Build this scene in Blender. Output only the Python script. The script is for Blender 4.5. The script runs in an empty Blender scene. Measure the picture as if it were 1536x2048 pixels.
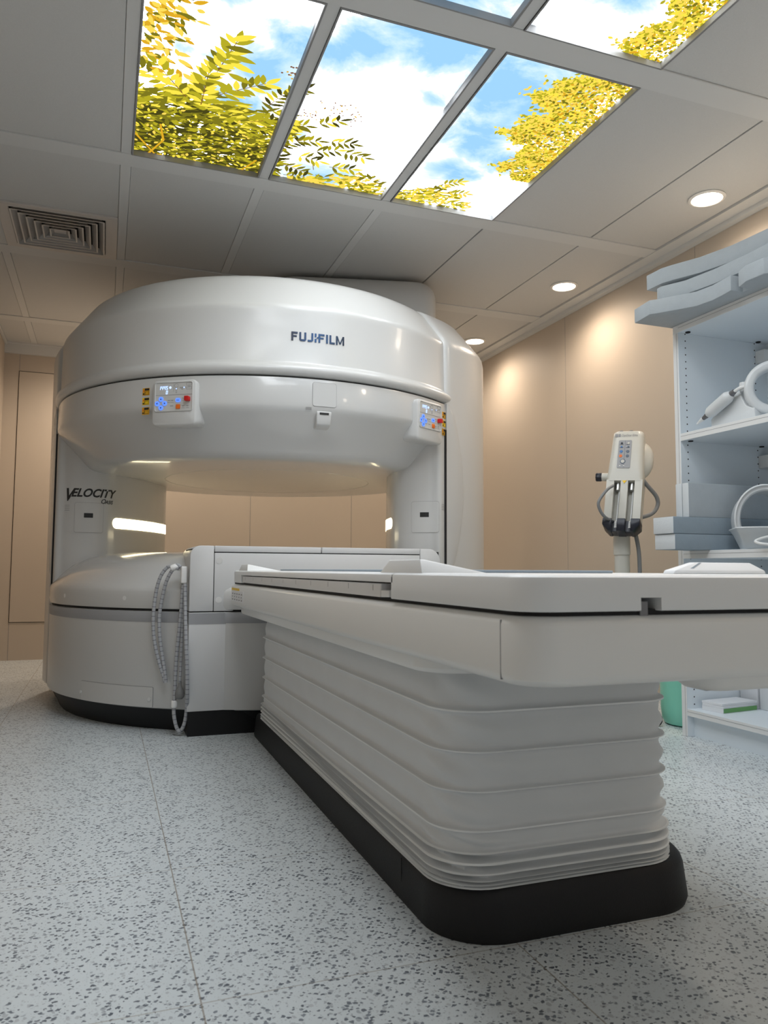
import bpy, bmesh, math, random
from math import sin, cos, pi, radians, sqrt, atan2, hypot
from mathutils import Vector, Matrix

random.seed(7)
SC = bpy.context.scene
COL = SC.collection
WM = {}                       # world matrix of every parent


# ------------------------------------------------------------------ materials
def srgb(r, g, b):
    f = lambda c: (c / 255) / 12.92 if c / 255 <= .04045 else ((c / 255 + .055) / 1.055) ** 2.4
    return (f(r), f(g), f(b))


def mat(name, col, rough=.5, metal=0., emit=None, es=0., coat=0., trans=0., bump=None, spec=.5, mottling=None):
    m = bpy.data.materials.new(name)
    m.use_nodes = True
    nt = m.node_tree
    b = nt.nodes['Principled BSDF']
    b.inputs['Base Color'].default_value = (*col, 1)
    b.inputs['Roughness'].default_value = rough
    b.inputs['Metallic'].default_value = metal
    b.inputs['Specular IOR Level'].default_value = spec
    if coat:
        b.inputs['Coat Weight'].default_value = coat
        b.inputs['Coat Roughness'].default_value = .06
    if trans:
        b.inputs['Transmission Weight'].default_value = trans
    if emit:
        b.inputs['Emission Color'].default_value = (*emit, 1)
        b.inputs['Emission Strength'].default_value = es
    if bump or mottling:
        g = nt.nodes.new('ShaderNodeNewGeometry')
        n = nt.nodes.new('ShaderNodeTexNoise')
        sc = (bump or mottling)[0]
        n.inputs['Scale'].default_value = sc
        n.inputs['Detail'].default_value = 3
        nt.links.new(g.outputs['Position'], n.inputs['Vector'])
        if bump:
            bp = nt.nodes.new('ShaderNodeBump')
            bp.inputs['Strength'].default_value = bump[1]
            bp.inputs['Distance'].default_value = bump[2]
            nt.links.new(n.outputs['Fac'], bp.inputs['Height'])
            nt.links.new(bp.outputs['Normal'], b.inputs['Normal'])
        if mottling:
            n2 = nt.nodes.new('ShaderNodeTexNoise')
            n2.inputs['Scale'].default_value = mottling[0]
            nt.links.new(g.outputs['Position'], n2.inputs['Vector'])
            mx = nt.nodes.new('ShaderNodeMix')
            mx.data_type = 'RGBA'
            mx.inputs[6].default_value = (*[c * (1 - mottling[1]) for c in col], 1)
            mx.inputs[7].default_value = (*[min(1, c * (1 + mottling[1])) for c in col], 1)
            nt.links.new(n2.outputs['Fac'], mx.inputs[0])
            nt.links.new(mx.outputs[2], b.inputs['Base Color'])
    return m


def emat(name, col, s, sample=False):
    m = bpy.data.materials.new(name)
    m.use_nodes = True
    nt = m.node_tree
    nt.nodes.clear()
    e = nt.nodes.new('ShaderNodeEmission')
    e.inputs[0].default_value = (*col, 1)
    e.inputs[1].default_value = s
    o = nt.nodes.new('ShaderNodeOutputMaterial')
    nt.links.new(e.outputs[0], o.inputs[0])
    if not sample:
        m.cycles.emission_sampling = 'NONE'
    return m


M = {}
M['shell'] = mat('scanner_white_gloss', (.57, .57, .562), .22, coat=.5)
M['shell_satin'] = mat('scanner_white_satin', (.57, .57, .562), .3, coat=.15)
M['box'] = mat('dock_white', (.64, .645, .65), .35)
M['stripe'] = mat('grey_stripe', (.33, .335, .35), .5)
M['black'] = mat('black_rubber', (.009, .009, .010), .45, spec=.3)
M['plinth'] = mat('black_plinth', (.012, .012, .013), .55, bump=(350, .25, .002), spec=.3)
M['gap'] = mat('dark_gap', (.012, .012, .013), .8)
M['bedwhite'] = mat('table_white', (.79, .79, .77), .32, coat=.1)
M['bedtop'] = mat('table_top', (.79, .80, .80), .4)
M['fabric'] = mat('bellows_fabric', (.68, .70, .71), .55, bump=(14, .12, .012), mottling=(9, .04))
M['piping'] = mat('bellows_piping', (.86, .88, .88), .4)
M['rail'] = mat('scale_rail', (.80, .80, .80), .4)


def rule_marks(m, axis, pitch, off, half, zlo, zhi, col):
    """thin printed marks repeated along one axis, between two heights"""
    nt = m.node_tree
    N, L = nt.nodes, nt.links
    g = N.new('ShaderNodeNewGeometry')
    sp = N.new('ShaderNodeSeparateXYZ')
    L.new(g.outputs['Position'], sp.inputs[0])

    def math_(op, a, b):
        x = N.new('ShaderNodeMath')
        x.operation = op
        for i, v in enumerate((a, b)):
            if isinstance(v, (int, float)):
                x.inputs[i].default_value = v
            else:
                L.new(v, x.inputs[i])
        return x.outputs[0]
    t = math_('SUBTRACT', sp.outputs[axis], off)
    w = N.new('ShaderNodeMath')
    w.operation = 'WRAP'
    w.inputs[1].default_value = pitch / 2
    w.inputs[2].default_value = -pitch / 2
    L.new(t, w.inputs[0])
    k = math_('LESS_THAN', math_('ABSOLUTE', w.outputs[0], 0), half)
    k = math_('MULTIPLY', k, math_('GREATER_THAN', sp.outputs[2], zlo))
    k = math_('MULTIPLY', k, math_('LESS_THAN', sp.outputs[2], zhi))
    mx = N.new('ShaderNodeMix')
    mx.data_type = 'RGBA'
    b = N['Principled BSDF']
    mx.inputs[6].default_value = b.inputs['Base Color'].default_value
    mx.inputs[7].default_value = (*col, 1)
    L.new(k, mx.inputs[0])
    L.new(mx.outputs[2], b.inputs['Base Color'])


rule_marks(M['rail'], 1, .17, 1.50, .0014, .678, .690, (.2, .2, .21))
M['pad'] = mat('grey_pad', (.30, .36, .42), .6)
M['padw'] = mat('white_pad', (.82, .84, .86), .45)
M['wall'] = mat('wall_paint', (.55, .475, .395), .55, mottling=(3, .015))
M['wallw'] = mat('wall_bounce_white', (.80, .81, .82), .5)  # for the unseen front wall only, whitened to bounce light
M['tile'] = mat('ceiling_tile', (.60, .605, .60), .8, bump=(420, .35, .002), mottling=(260, .06))
M['bar'] = mat('ceiling_bar', (.66, .665, .66), .8, spec=.2)
M['vent'] = mat('vent_metal', (.62, .59, .56), .5)
M['lip'] = mat('panel_lip_grey', (.30, .30, .30), .7, spec=.15)
M['trimw'] = mat('white_trim', (.8, .79, .77), .4)
M['shelf'] = mat('shelf_sky_tinted', (.80, .86, .905), .42)  # bluish skylight bounce tinted into the white boards
M['drilled'] = mat('shelf_sky_tinted_drilled', (.80, .86, .905), .42)  # same painted-in skylight tint, for the panels with pin holes


def drilled(m, xs, pitch, off, r):
    nt = m.node_tree
    N, L = nt.nodes, nt.links
    g = N.new('ShaderNodeNewGeometry')
    sp = N.new('ShaderNodeSeparateXYZ')
    L.new(g.outputs['Position'], sp.inputs[0])

    def math_(op, a, b):
        x = N.new('ShaderNodeMath')
        x.operation = op
        for i, v in enumerate((a, b)):
            if isinstance(v, (int, float)):
                x.inputs[i].default_value = v
            else:
                L.new(v, x.inputs[i])
        return x.outputs[0]
    w = N.new('ShaderNodeMath')
    w.operation = 'WRAP'
    w.inputs[1].default_value = pitch / 2
    w.inputs[2].default_value = -pitch / 2
    L.new(math_('SUBTRACT', sp.outputs[2], off), w.inputs[0])
    dz = math_('POWER', w.outputs[0], 2)
    tot = None
    for x0 in xs:
        dx = math_('POWER', math_('ABSOLUTE', math_('SUBTRACT', sp.outputs[0], x0), 0), 2)
        k = math_('LESS_THAN', math_('ADD', dx, math_('ABSOLUTE', dz, 0)), r * r)
        tot = k if tot is None else math_('MAXIMUM', tot, k)
    mx = N.new('ShaderNodeMix')
    mx.data_type = 'RGBA'
    b = N['Principled BSDF']
    mx.inputs[6].default_value = b.inputs['Base Color'].default_value
    mx.inputs[7].default_value = (.03, .03, .03, 1)
    L.new(tot, mx.inputs[0])
    L.new(mx.outputs[2], b.inputs['Base Color'])


drilled(M['drilled'], (2.46, 2.87), .032, .17, .0034)
M['edge'] = mat('shelf_edge', (.80, .80, .79), .45)
M['foam'] = mat('grey_foam', (.42, .46, .49), .75, bump=(160, .3, .003), mottling=(30, .05))
M['foam2'] = mat('dark_grey_foam', (.29, .35, .40), .75, bump=(160, .3, .003), mottling=(30, .05))
M['foaml'] = mat('light_foam', (.66, .69, .71), .75, bump=(160, .2, .003))
M['coil'] = mat('coil_white', (.70, .72, .73), .3, coat=.2)
M['cream'] = mat('injector_cream', (.60, .585, .53), .35)
M['metal'] = mat('steel', (.55, .55, .54), .3, metal=1)
M['darkmetal'] = mat('dark_steel', (.2, .2, .21), .4, metal=.8)
M['navy'] = mat('navy_plastic', (.012, .014, .025), .35)
M['cable'] = mat('grey_cable', (.22, .225, .23), .5)
M['cord'] = mat('cord_sleeve', (.40, .41, .43), .6)
M['corddark'] = mat('cord_stripe', (.17, .17, .19), .6)
M['bulb'] = mat('grey_rubber', (.20, .20, .20), .5)
M['white'] = mat('white_plastic', (.82, .82, .81), .35)
M['green'] = mat('green_plastic', (.26, .70, .54), .35)
M['greenb'] = mat('green_print', (.15, .38, .12), .5)
M['paper'] = mat('white_paper', (.80, .81, .83), .5)
M['yellow'] = mat('label_yellow', (.85, .55, .01), .5)
M['yellow2'] = mat('label_amber', (.70, .36, .01), .5)
M['ink'] = mat('black_ink', (.01, .01, .01), .5)
M['greyink'] = mat('grey_ink', (.28, .28, .29), .6)
M['faint'] = mat('faint_line', (.27, .27, .27), .6)
M['plug'] = mat('cap_white', (.66, .66, .65), .5)
M['screen'] = mat('panel_face', (.56, .56, .545), .3)
M['blue'] = mat('blue_button', (.10, .22, .75), .4, emit=(.12, .28, .95), es=.55)
M['blued'] = mat('blue_arrow', (.01, .06, .35), .4)
M['digit'] = emat('blue_digit', (.35, .50, 1.0), 1.6)
M['red'] = mat('red_button', (.55, .008, .008), .35)
M['orange'] = mat('orange_button', (.80, .16, .01), .4)
M['keygrey'] = mat('key_grey', (.10, .13, .18), .45)
M['keyblue'] = mat('key_blue', (.05, .17, .42), .45)
M['lens'] = emat('downlight_lens', (1.0, .86, .68), 9, True)
M['strip'] = emat('bore_light', (1.0, .84, .52), 5.0, True)
M['glass'] = mat('syringe_plastic', (.75, .76, .76), .15)


def gradient_logo():
    m = mat('logo_blue', (.02, .05, .12), .4)
    nt = m.node_tree
    g = nt.nodes.new('ShaderNodeNewGeometry')
    s = nt.nodes.new('ShaderNodeSeparateXYZ')
    mr = nt.nodes.new('ShaderNodeMapRange')
    mr.inputs[1].default_value = .78
    mr.inputs[2].default_value = 1.05
    cr = nt.nodes.new('ShaderNodeValToRGB')
    e = cr.color_ramp.elements
    e[0].color = (.012, .02, .05, 1)
    e[1].color = (.01, .014, .02, 1)
    k = e.new(.4)
    k.color = (.02, .09, .24, 1)
    nt.links.new(g.outputs['Position'], s.inputs[0])
    nt.links.new(s.outputs[0], mr.inputs[0])
    nt.links.new(mr.outputs[0], cr.inputs[0])
    nt.links.new(cr.outputs[0], nt.nodes['Principled BSDF'].inputs['Base Color'])
    return m


M['logo'] = gradient_logo()


def floor_mat():
    m = mat('speckled_vinyl', (.6, .6, .6), .38)
    nt = m.node_tree
    N, L = nt.nodes, nt.links
    b = N['Principled BSDF']
    g = N.new('ShaderNodeNewGeometry')
    nz = N.new('ShaderNodeTexNoise')
    nz.inputs['Scale'].default_value = 130
    nz.inputs['Detail'].default_value = 2
    L.new(g.outputs['Position'], nz.inputs['Vector'])
    wv = N.new('ShaderNodeVectorMath')
    wv.operation = 'MULTIPLY_ADD'
    wv.inputs[1].default_value = (.011, .011, 0)
    L.new(nz.outputs['Color'], wv.inputs[0])
    L.new(g.outputs['Position'], wv.inputs[2])

    def spots(scale, thr, sx=1., sy=1., rot=0.):
        mp = N.new('ShaderNodeMapping')
        mp.inputs['Scale'].default_value = (sx, sy, 1)
        mp.inputs['Rotation'].default_value = (0, 0, rot)
        L.new(wv.outputs[0], mp.inputs[0])
        v = N.new('ShaderNodeTexVoronoi')
        v.voronoi_dimensions = '2D'
        v.inputs['Scale'].default_value = scale
        L.new(mp.outputs[0], v.inputs['Vector'])
        sp = N.new('ShaderNodeSeparateColor')
        L.new(v.outputs['Color'], sp.inputs[0])
        mu = N.new('ShaderNodeMath')
        mu.operation = 'MULTIPLY_ADD'
        mu.inputs[1].default_value = thr
        mu.inputs[2].default_value = -thr * .42
        L.new(sp.outputs[0], mu.inputs[0])
        df = N.new('ShaderNodeMath')
        df.operation = 'SUBTRACT'
        L.new(mu.outputs[0], df.inputs[0])
        L.new(v.outputs['Distance'], df.inputs[1])
        mr = N.new('ShaderNodeMapRange')
        mr.inputs[1].default_value = -.02
        mr.inputs[2].default_value = .04
        L.new(df.outputs[0], mr.inputs[0])
        return mr.outputs[0], sp.outputs[1]
    f1, r1 = spots(98, .80, .95, 1.2, .5)
    f2, r2 = spots(72, .66, 1.1, .9, -.4)
    f3, r3 = spots(190, .60)
    n2 = N.new('ShaderNodeTexNoise')
    n2.inputs['Scale'].default_value = 2.5
    L.new(g.outputs['Position'], n2.inputs['Vector'])

    def mixc(fac, a, bb):
        x = N.new('ShaderNodeMix')
        x.data_type = 'RGBA'
        for sock, val in ((x.inputs[0], fac), (x.inputs[6], a), (x.inputs[7], bb)):
            if isinstance(val, tuple):
                sock.default_value = val
            elif isinstance(val, float):
                sock.default_value = val
            else:
                L.new(val, sock)
        return x.outputs[2]

    def mul(a, k):
        x = N.new('ShaderNodeMath')
        x.operation = 'MULTIPLY'
        L.new(a, x.inputs[0])
        x.inputs[1].default_value = k
        return x.outputs[0]
    base = mixc(n2.outputs['Fac'], (.60, .645, .66, 1), (.67, .715, .735, 1))
    base = mixc(mul(f3, .45), base, (.38, .40, .41, 1))
    pale = mixc(r2, (.30, .33, .36, 1), (.48, .50, .52, 1))
    base = mixc(mul(f2, .75), base, pale)
    dark = mixc(r1, (.06, .075, .10, 1), (.20, .225, .26, 1))
    base = mixc(mul(f1, .95), base, dark)
    # thin brown joints of the 60 cm sheets
    sp = N.new('ShaderNodeSeparateXYZ')
    L.new(g.outputs['Position'], sp.inputs[0])
    jn = None
    for ax, off in ((0, .174), (1, 1.346)):
        a = N.new('ShaderNodeMath')
        a.operation = 'SUBTRACT'
        a.inputs[1].default_value = off - .3
        L.new(sp.outputs[ax], a.inputs[0])
        w = N.new('ShaderNodeMath')
        w.operation = 'WRAP'
        w.inputs[1].default_value = .3
        w.inputs[2].default_value = -.3
        a.inputs[1].default_value = off
        L.new(a.outputs[0], w.inputs[0])
        ab = N.new('ShaderNodeMath')
        ab.operation = 'ABSOLUTE'
        L.new(w.outputs[0], ab.inputs[0])
        lt = N.new('ShaderNodeMapRange')
        lt.inputs[1].default_value = .0008
        lt.inputs[2].default_value = .0020
        lt.inputs[3].default_value = 1 if ax == 0 else .7
        lt.inputs[4].default_value = 0
        L.new(ab.outputs[0], lt.inputs[0])
        if jn is None:
            jn = lt.outputs[0]
        else:
            mxm = N.new('ShaderNodeMath')
            mxm.operation = 'MAXIMUM'
            L.new(jn, mxm.inputs[0])
            L.new(lt.outputs[0], mxm.inputs[1])
            jn = mxm.outputs[0]
    base = mixc(mul(jn, .7), base, (.22, .17, .115, 1))
    L.new(base, b.inputs['Base Color'])
    return m


M['floor'] = floor_mat()


# ------------------------------------------------------------------ mesh builder
class MB:
    def __init__(s):
        s.v, s.f, s.mi = [], [], []

    def add(s, vs, fs, mi=0):
        o = len(s.v)
        s.v += [Vector(v) for v in vs]
        for f in fs:
            s.f.append([o + i for i in f])
            s.mi.append(mi)
        return s

    def box(s, x0, x1, y0, y1, z0, z1, mi=0, T=None):
        vs = [Vector((x, y, z)) for z in (z0, z1) for y in (y0, y1) for x in (x0, x1)]
        if T:
            vs = [T @ v for v in vs]
        return s.add(vs, [(0, 2, 3, 1), (4, 5, 7, 6), (0, 1, 5, 4), (1, 3, 7, 5), (3, 2, 6, 7), (2, 0, 4, 6)], mi)

    def prism(s, poly, z0, z1, T=None, mi=0):
        n = len(poly)
        vs = [Vector((p[0], p[1], z0)) for p in poly] + [Vector((p[0], p[1], z1)) for p in poly]
        if T:
            vs = [T(v) if callable(T) else T @ v for v in vs]
        fs = [list(range(n))[::-1], list(range(n, 2 * n))] + [(i, (i + 1) % n, n + (i + 1) % n, n + i) for i in range(n)]
        return s.add(vs, fs, mi)

    def loft(s, rings, caps=True, mi=0, closed=True):
        n = len(rings[0])
        vs = [v for r in rings for v in r]
        fs = []
        for k in range(len(rings) - 1):
            for i in range(n if closed else n - 1):
                a, b = k * n + i, k * n + (i + 1) % n
                fs.append((a, b, b + n, a + n))
        if caps:
            fs.append(list(range(n))[::-1])
            fs.append([(len(rings) - 1) * n + i for i in range(n)])
        return s.add(vs, fs, mi)

    def lathe(s, prof, c=(0, 0, 0), n=96, mi=0, T=None):
        rings = []
        for r, z in prof:
            ring = []
            for i in range(n):
                a = 2 * pi * i / n
                v = Vector((max(r, 1e-4) * cos(a), max(r, 1e-4) * sin(a), z))
                v = (T @ v) if T else v + Vector(c)
                ring.append(v)
            rings.append(ring)
        return s.loft(rings, True, mi)

    def tube(s, pts, r, n=10, caps=True, stripes=None):
        pts = [Vector(p) for p in pts]
        rings = []
        up = Vector((.123, .456, .88)).normalized()
        for i, p in enumerate(pts):
            d = (pts[min(i + 1, len(pts) - 1)] - pts[max(i - 1, 0)]).normalized()
            a = d.cross(up)
            if a.length < .05:
                a = d.cross(Vector((1, 0, 0)))
            a.normalize()
            b = d.cross(a)
            up = -(b.cross(d)).cross(d) if False else up
            rr = r(i / (len(pts) - 1)) if callable(r) else r
            rings.append([p + (a * cos(2 * pi * k / n) + b * sin(2 * pi * k / n)) * rr for k in range(n)])
        o = len(s.f)
        s.loft(rings, caps)
        if stripes:
            for k in range(len(rings) - 1):
                if k % stripes == 0:
                    for i in range(n):
                        s.mi[o + k * n + i] = 1
        return s

    def build(s, name, mats, parent=None, bevel=0., seg=3, ang=38., flat=False, origin=None, recalc=True):
        me = bpy.data.meshes.new(name)
        W = WM.get(parent, Matrix.Identity(4)) if parent else None
        if parent:
            inv = W.inverted()
            vs = [inv @ v for v in s.v]
        else:
            lo = Vector([min(v[i] for v in s.v) for i in range(3)])
            hi = Vector([max(v[i] for v in s.v) for i in range(3)])
            o = Vector(origin) if origin else Vector(((lo.x + hi.x) / 2, (lo.y + hi.y) / 2, lo.z))
            vs = [v - o for v in s.v]
        me.from_pydata([tuple(v) for v in vs], [], s.f)
        if not isinstance(mats, (list, tuple)):
            mats = [mats]
        for m in mats:
            me.materials.append(m)
        for p, k in zip(me.polygons, s.mi):
            p.material_index = k
        bm = bmesh.new()
        bm.from_mesh(me)
        if recalc:
            bmesh.ops.remove_doubles(bm, verts=bm.verts, dist=1e-6)
            bmesh.ops.recalc_face_normals(bm, faces=bm.faces)
        if bevel:
            es = [e for e in bm.edges if len(e.link_faces) == 2 and e.calc_face_angle(0) > radians(32)]
            bmesh.ops.bevel(bm, geom=es, offset=bevel, segments=seg, profile=.5, affect='EDGES', clamp_overlap=True)
        bm.to_mesh(me)
        bm.free()
        if not flat:
            me.shade_smooth()
            me.set_sharp_from_angle(angle=radians(ang))
        ob = bpy.data.objects.new(name, me)
        COL.objects.link(ob)
        if parent:
            ob.parent = parent
            WM[ob] = W
        else:
            ob.location = o
            WM[ob] = Matrix.Translation(o)
        return ob


def tag(o, label=None, cat=None, group=None, kind=None):
    if label:
        o['label'] = label
    if cat:
        o['category'] = cat
    if group:
        o['group'] = group
    if kind:
        o['kind'] = kind
    return o


def thing(name, label, cat, loc, group=None):
    o = bpy.data.objects.new(name, None)
    COL.objects.link(o)
    o.empty_display_size = .1
    o.location = loc
    WM[o] = Matrix.Translation(Vector(loc))
    return tag(o, label, cat, group)


def copy_tree(root, loc, label):
    r = root.copy()
    COL.objects.link(r)
    r.location = loc
    r['label'] = label
    for ch in list(root.children):
        c = ch.copy()
        COL.objects.link(c)
        c.parent = r
        for g in list(ch.children):
            d = g.copy()
            COL.objects.link(d)
            d.parent = c
    return r


def catmull(pts, k=8, closed=False):
    P = [Vector(p) for p in pts]
    n = len(P)
    out = []
    rng = n if closed else n - 1
    for i in range(rng):
        if closed:
            p0, p1, p2, p3 = P[(i - 1) % n], P[i], P[(i + 1) % n], P[(i + 2) % n]
        else:
            p0, p1, p2, p3 = P[max(i - 1, 0)], P[i], P[i + 1], P[min(i + 2, n - 1)]
        for j in range(k):
            t = j / k
            out.append(.5 * ((2 * p1) + (p2 - p0) * t + (2 * p0 - 5 * p1 + 4 * p2 - p3) * t * t + (3 * p1 - p0 - 3 * p2 + p3) * t ** 3))
    if not closed:
        out.append(P[-1])
    return out


def rrect(x0, x1, y0, y1, r, n=6):
    out = []
    for cx, cy, a in ((x1 - r, y1 - r, 0), (x0 + r, y1 - r, 90), (x0 + r, y0 + r, 180), (x1 - r, y0 + r, 270)):
        for i in range(n + 1):
            t = radians(a + 90 * i / n)
            out.append((cx + r * cos(t), cy + r * sin(t)))
    return out


# a thin plate that follows a surface: smap(u, v, off) -> point
def plate(mb, smap, u0, u1, v0, v1, rad, o0, o1, n=10, mi=0):
    us = []
    k = 5
    if rad > 0:
        us += [u0 + rad * (1 - cos(pi / 2 * i / k)) for i in range(k)]
        us += [u0 + rad + (u1 - u0 - 2 * rad) * i / n for i in range(n + 1)]
        us += [u1 - rad + rad * sin(pi / 2 * i / k) for i in range(1, k + 1)]
    else:
        us = [u0 + (u1 - u0) * i / n for i in range(n + 1)]
    rings = []
    for u in us:
        d = 0
        if rad > 0:
            if u < u0 + rad:
                d = rad - sqrt(max(0, rad * rad - (u0 + rad - u) ** 2))
            elif u > u1 - rad:
                d = rad - sqrt(max(0, rad * rad - (u - u1 + rad) ** 2))
        d = min(d, (v1 - v0) / 2 - 1e-5)
        rings.append([smap(u, v0 + d, o0), smap(u, v0 + d, o1), smap(u, v1 - d, o1), smap(u, v1 - d, o0)])
    mb.loft(rings)
    if mi:
        for q in range(len(mb.mi) - (len(rings) - 1) * 4 - 2, len(mb.mi)):
            mb.mi[q] = mi
    return mb


def frame_lines(mb, smap, u0, u1, v0, v1, w, o0, o1, n=6, mi=0):
    plate(mb, smap, u0, u1, v0, v0 + w, 0, o0, o1, n, mi)
    plate(mb, smap, u0, u1, v1 - w, v1, 0, o0, o1, n, mi)
    plate(mb, smap, u0, u0 + w, v0 + w, v1 - w, 0, o0, o1, 1, mi)
    plate(mb, smap, u1 - w, u1, v0 + w, v1 - w, 0, o0, o1, 1, mi)
    return mb


def disc(mb, smap, u, v, r, o0, o1, n=20, mi=0):
    ring = [(u + r * cos(2 * pi * i / n), v + r * sin(2 * pi * i / n)) for i in range(n)]
    mb.loft([[smap(a, b, o0) for a, b in ring], [smap(a, b, o1) for a, b in ring]])
    if mi:
        for q in range(len(mb.mi) - n - 2, len(mb.mi)):
            mb.mi[q] = mi
    return mb


def poly(mb, smap, pts, o0, o1, mi=0):
    n = len(pts)
    mb.loft([[smap(a, b, o0) for a, b in pts], [smap(a, b, o1) for a, b in pts]])
    if mi:
        for q in range(len(mb.mi) - n - 2, len(mb.mi)):
            mb.mi[q] = mi
    return mb


def text_into(mb, txt, smap, u, v, size, off=.0012, shear=0., wide=1., bold=0., mi=0):
    """font outlines laid on a surface; u, v = lower-left corner, size = cap height"""
    cu = bpy.data.curves.new('t', 'FONT')
    cu.body = txt
    cu.size = 1
    cu.shear = shear
    cu.offset = bold
    cu.fill_mode = 'FRONT'
    cu.resolution_u = 4
    ob = bpy.data.objects.new('t', cu)
    COL.objects.link(ob)
    dg = bpy.context.evaluated_depsgraph_get()
    dg.update()
    ev = ob.evaluated_get(dg)
    me = ev.to_mesh()
    k = size / .70
    vs = [smap(u + p.co.x * k * wide, v + p.co.y * k, off) for p in me.vertices]
    width = max((p.co.x for p in me.vertices), default=0) * k * wide
    mb.add(vs, [list(p.vertices) for p in me.polygons], mi)
    ev.to_mesh_clear()
    bpy.data.objects.remove(ob)
    bpy.data.curves.remove(cu)
    return width


def plane_map(o, ux, vx):
    o, ux, vx = Vector(o), Vector(ux).normalized(), Vector(vx).normalized()
    n = ux.cross(vx)
    return lambda u, v, w: o + ux * u + vx * v + n * w


# ------------------------------------------------------------------ camera
CAMZ = .72
F, YAW, PITCH, ROLL = 1521.6, .351195, .0762521, .00501973
cy_, sy_, cp_, sp_ = cos(YAW), sin(YAW), cos(PITCH), sin(PITCH)
fw = Vector((sy_ * cp_, cy_ * cp_, sp_))
rt = Vector((cy_, -sy_, 0))
up = rt.cross(fw)
r2 = rt * cos(ROLL) + up * sin(ROLL)
u2 = up * cos(ROLL) - rt * sin(ROLL)
cam = bpy.data.cameras.new('camera')
cam.sensor_fit = 'HORIZONTAL'
cam.sensor_width = 13
cam.lens = 13 * F / 1536
cam.clip_start = .02
cam.dof.use_dof = True
cam.dof.focus_distance = 3.3
cam.dof.aperture_fstop = 5.0
co = bpy.data.objects.new('camera', cam)
COL.objects.link(co)
co.matrix_world = Matrix(((r2.x, u2.x, -fw.x, 0), (r2.y, u2.y, -fw.y, 0), (r2.z, u2.z, -fw.z, CAMZ), (0, 0, 0, 1)))
SC.camera = co

# ------------------------------------------------------------------ room
XL, XR, YF, YB, ZC = -.80, 2.97, -.75, 6.66, 2.52
S = dict(kind='structure')
tag(MB().box(XL - .1, XR + .1, YF - .1, YB + .1, -.1, 0).build('floor', M['floor'], flat=True), 'pale grey vinyl floor with dark blue-grey speckles', 'floor', **S)
wb = tag(MB().box(XL - .1, XR + .1, YB, YB + .1, 0, 2.7).build('wall_back', M['wall'], flat=True), 'beige panelled wall behind the scanner', 'wall', **S)
tag(MB().box(XL - .1, XL, YF, YB, 0, 2.7).build('wall_left', M['wall'], flat=True), 'beige wall at the narrow side of the scanner', 'wall', **S)
wr = tag(MB().box(XR, XR + .1, YF, YB, 0, 2.7).build('wall_right', M['wall'], flat=True), 'beige wall behind the shelf unit', 'wall', **S)
tag(MB().box(XL - .1, XR + .1, YF - .1, YF, 0, 2.7).build('wall_front', M['wallw'], flat=True), 'unseen white wall set close behind the viewer to bounce light', 'wall', **S)  # unseen wall, kept near and white to throw light forward
# panel joints of the walls
for x in (1.188, 2.118):
    MB().box(x, x + .003, YB - .001, YB, 0, 2.5).build('panel_joint', M['faint'], wb, flat=True)
for y in (3.2, 4.45, 5.7):
    MB().box(XR - .001, XR, y, y + .0015, 0, 2.5).build('panel_joint', M['faint'], wr, flat=True)
# flush service door in the back wall
d = MB()
d.box(-.688, .10, YB - .006, YB, .297, 2.30)
dr = tag(d.build('door_1', M['wall'], bevel=.002, seg=1), 'flush beige service door in the back wall', 'door', **S)
g = MB()
for a in ((-.692, -.688, .293, 2.304), (.10, .104, .293, 2.304), (-.688, .10, .293, .297), (-.688, .10, 2.30, 2.304)):
    g.box(a[0], a[1], YB - .003, YB, a[2], a[3])
g.build('door_gap', M['gap'], dr, flat=True)
MB().box(-.69, -.687, YB - .001, YB, 0, .29).build('panel_joint', M['faint'], wb, flat=True)
MB().box(-.69, -.687, YB - .001, YB, 2.31, 2.5).build('panel_joint', M['faint'], wb, flat=True)

# ceiling: slab, tiles, bars
ceil = tag(MB().box(XL - .1, XR + .1, YF - .1, YB + .1, 2.60, 2.70).build('ceiling', M['tile'], flat=True), 'suspended ceiling of large white metal tiles', 'ceiling', **S)
colx = [(XL + .02, -.605), (-.56, .012), (.057, .612), (.657, 1.213), (1.258, 1.822), (1.828, 2.417), (2.423, 2.85)]
rowy = [(YF + .06, -.35), (-.25, .87), (.96, 2.105), (2.215, 3.37), (3.475, 4.585), (4.70, 5.90), (6.0, YB - .06)]
SKY = {(c, r) for c in (2, 3, 4) for r in (2, 3)}
for ci, (x0, x1) in enumerate(colx):
    for ri, (y0, y1) in enumerate(rowy):
        if (ci, ri) in SKY:
            continue
        if (ci, ri) == (1, 4):
            y1 = 4.03
        MB().box(x0 + .001, x1 - .001, y0 + .001, y1 - .001, 2.522, 2.556).build('ceiling_tile', M['tile'], ceil, bevel=.0015, seg=1)
for ri in range(len(rowy) - 1):
    MB().box(XL, XR, rowy[ri][1], rowy[ri + 1][0], 2.516, 2.556).build('cross_bar', M['bar'], ceil, bevel=.002, seg=1)
for ci in range(4):
    for ri, (y0, y1) in enumerate(rowy):
        MB().box(colx[ci][1], colx[ci + 1][0], y0, y1, 2.519, 2.556).build('tile_bar', M['bar'], ceil, bevel=.002, seg=1)
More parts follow.
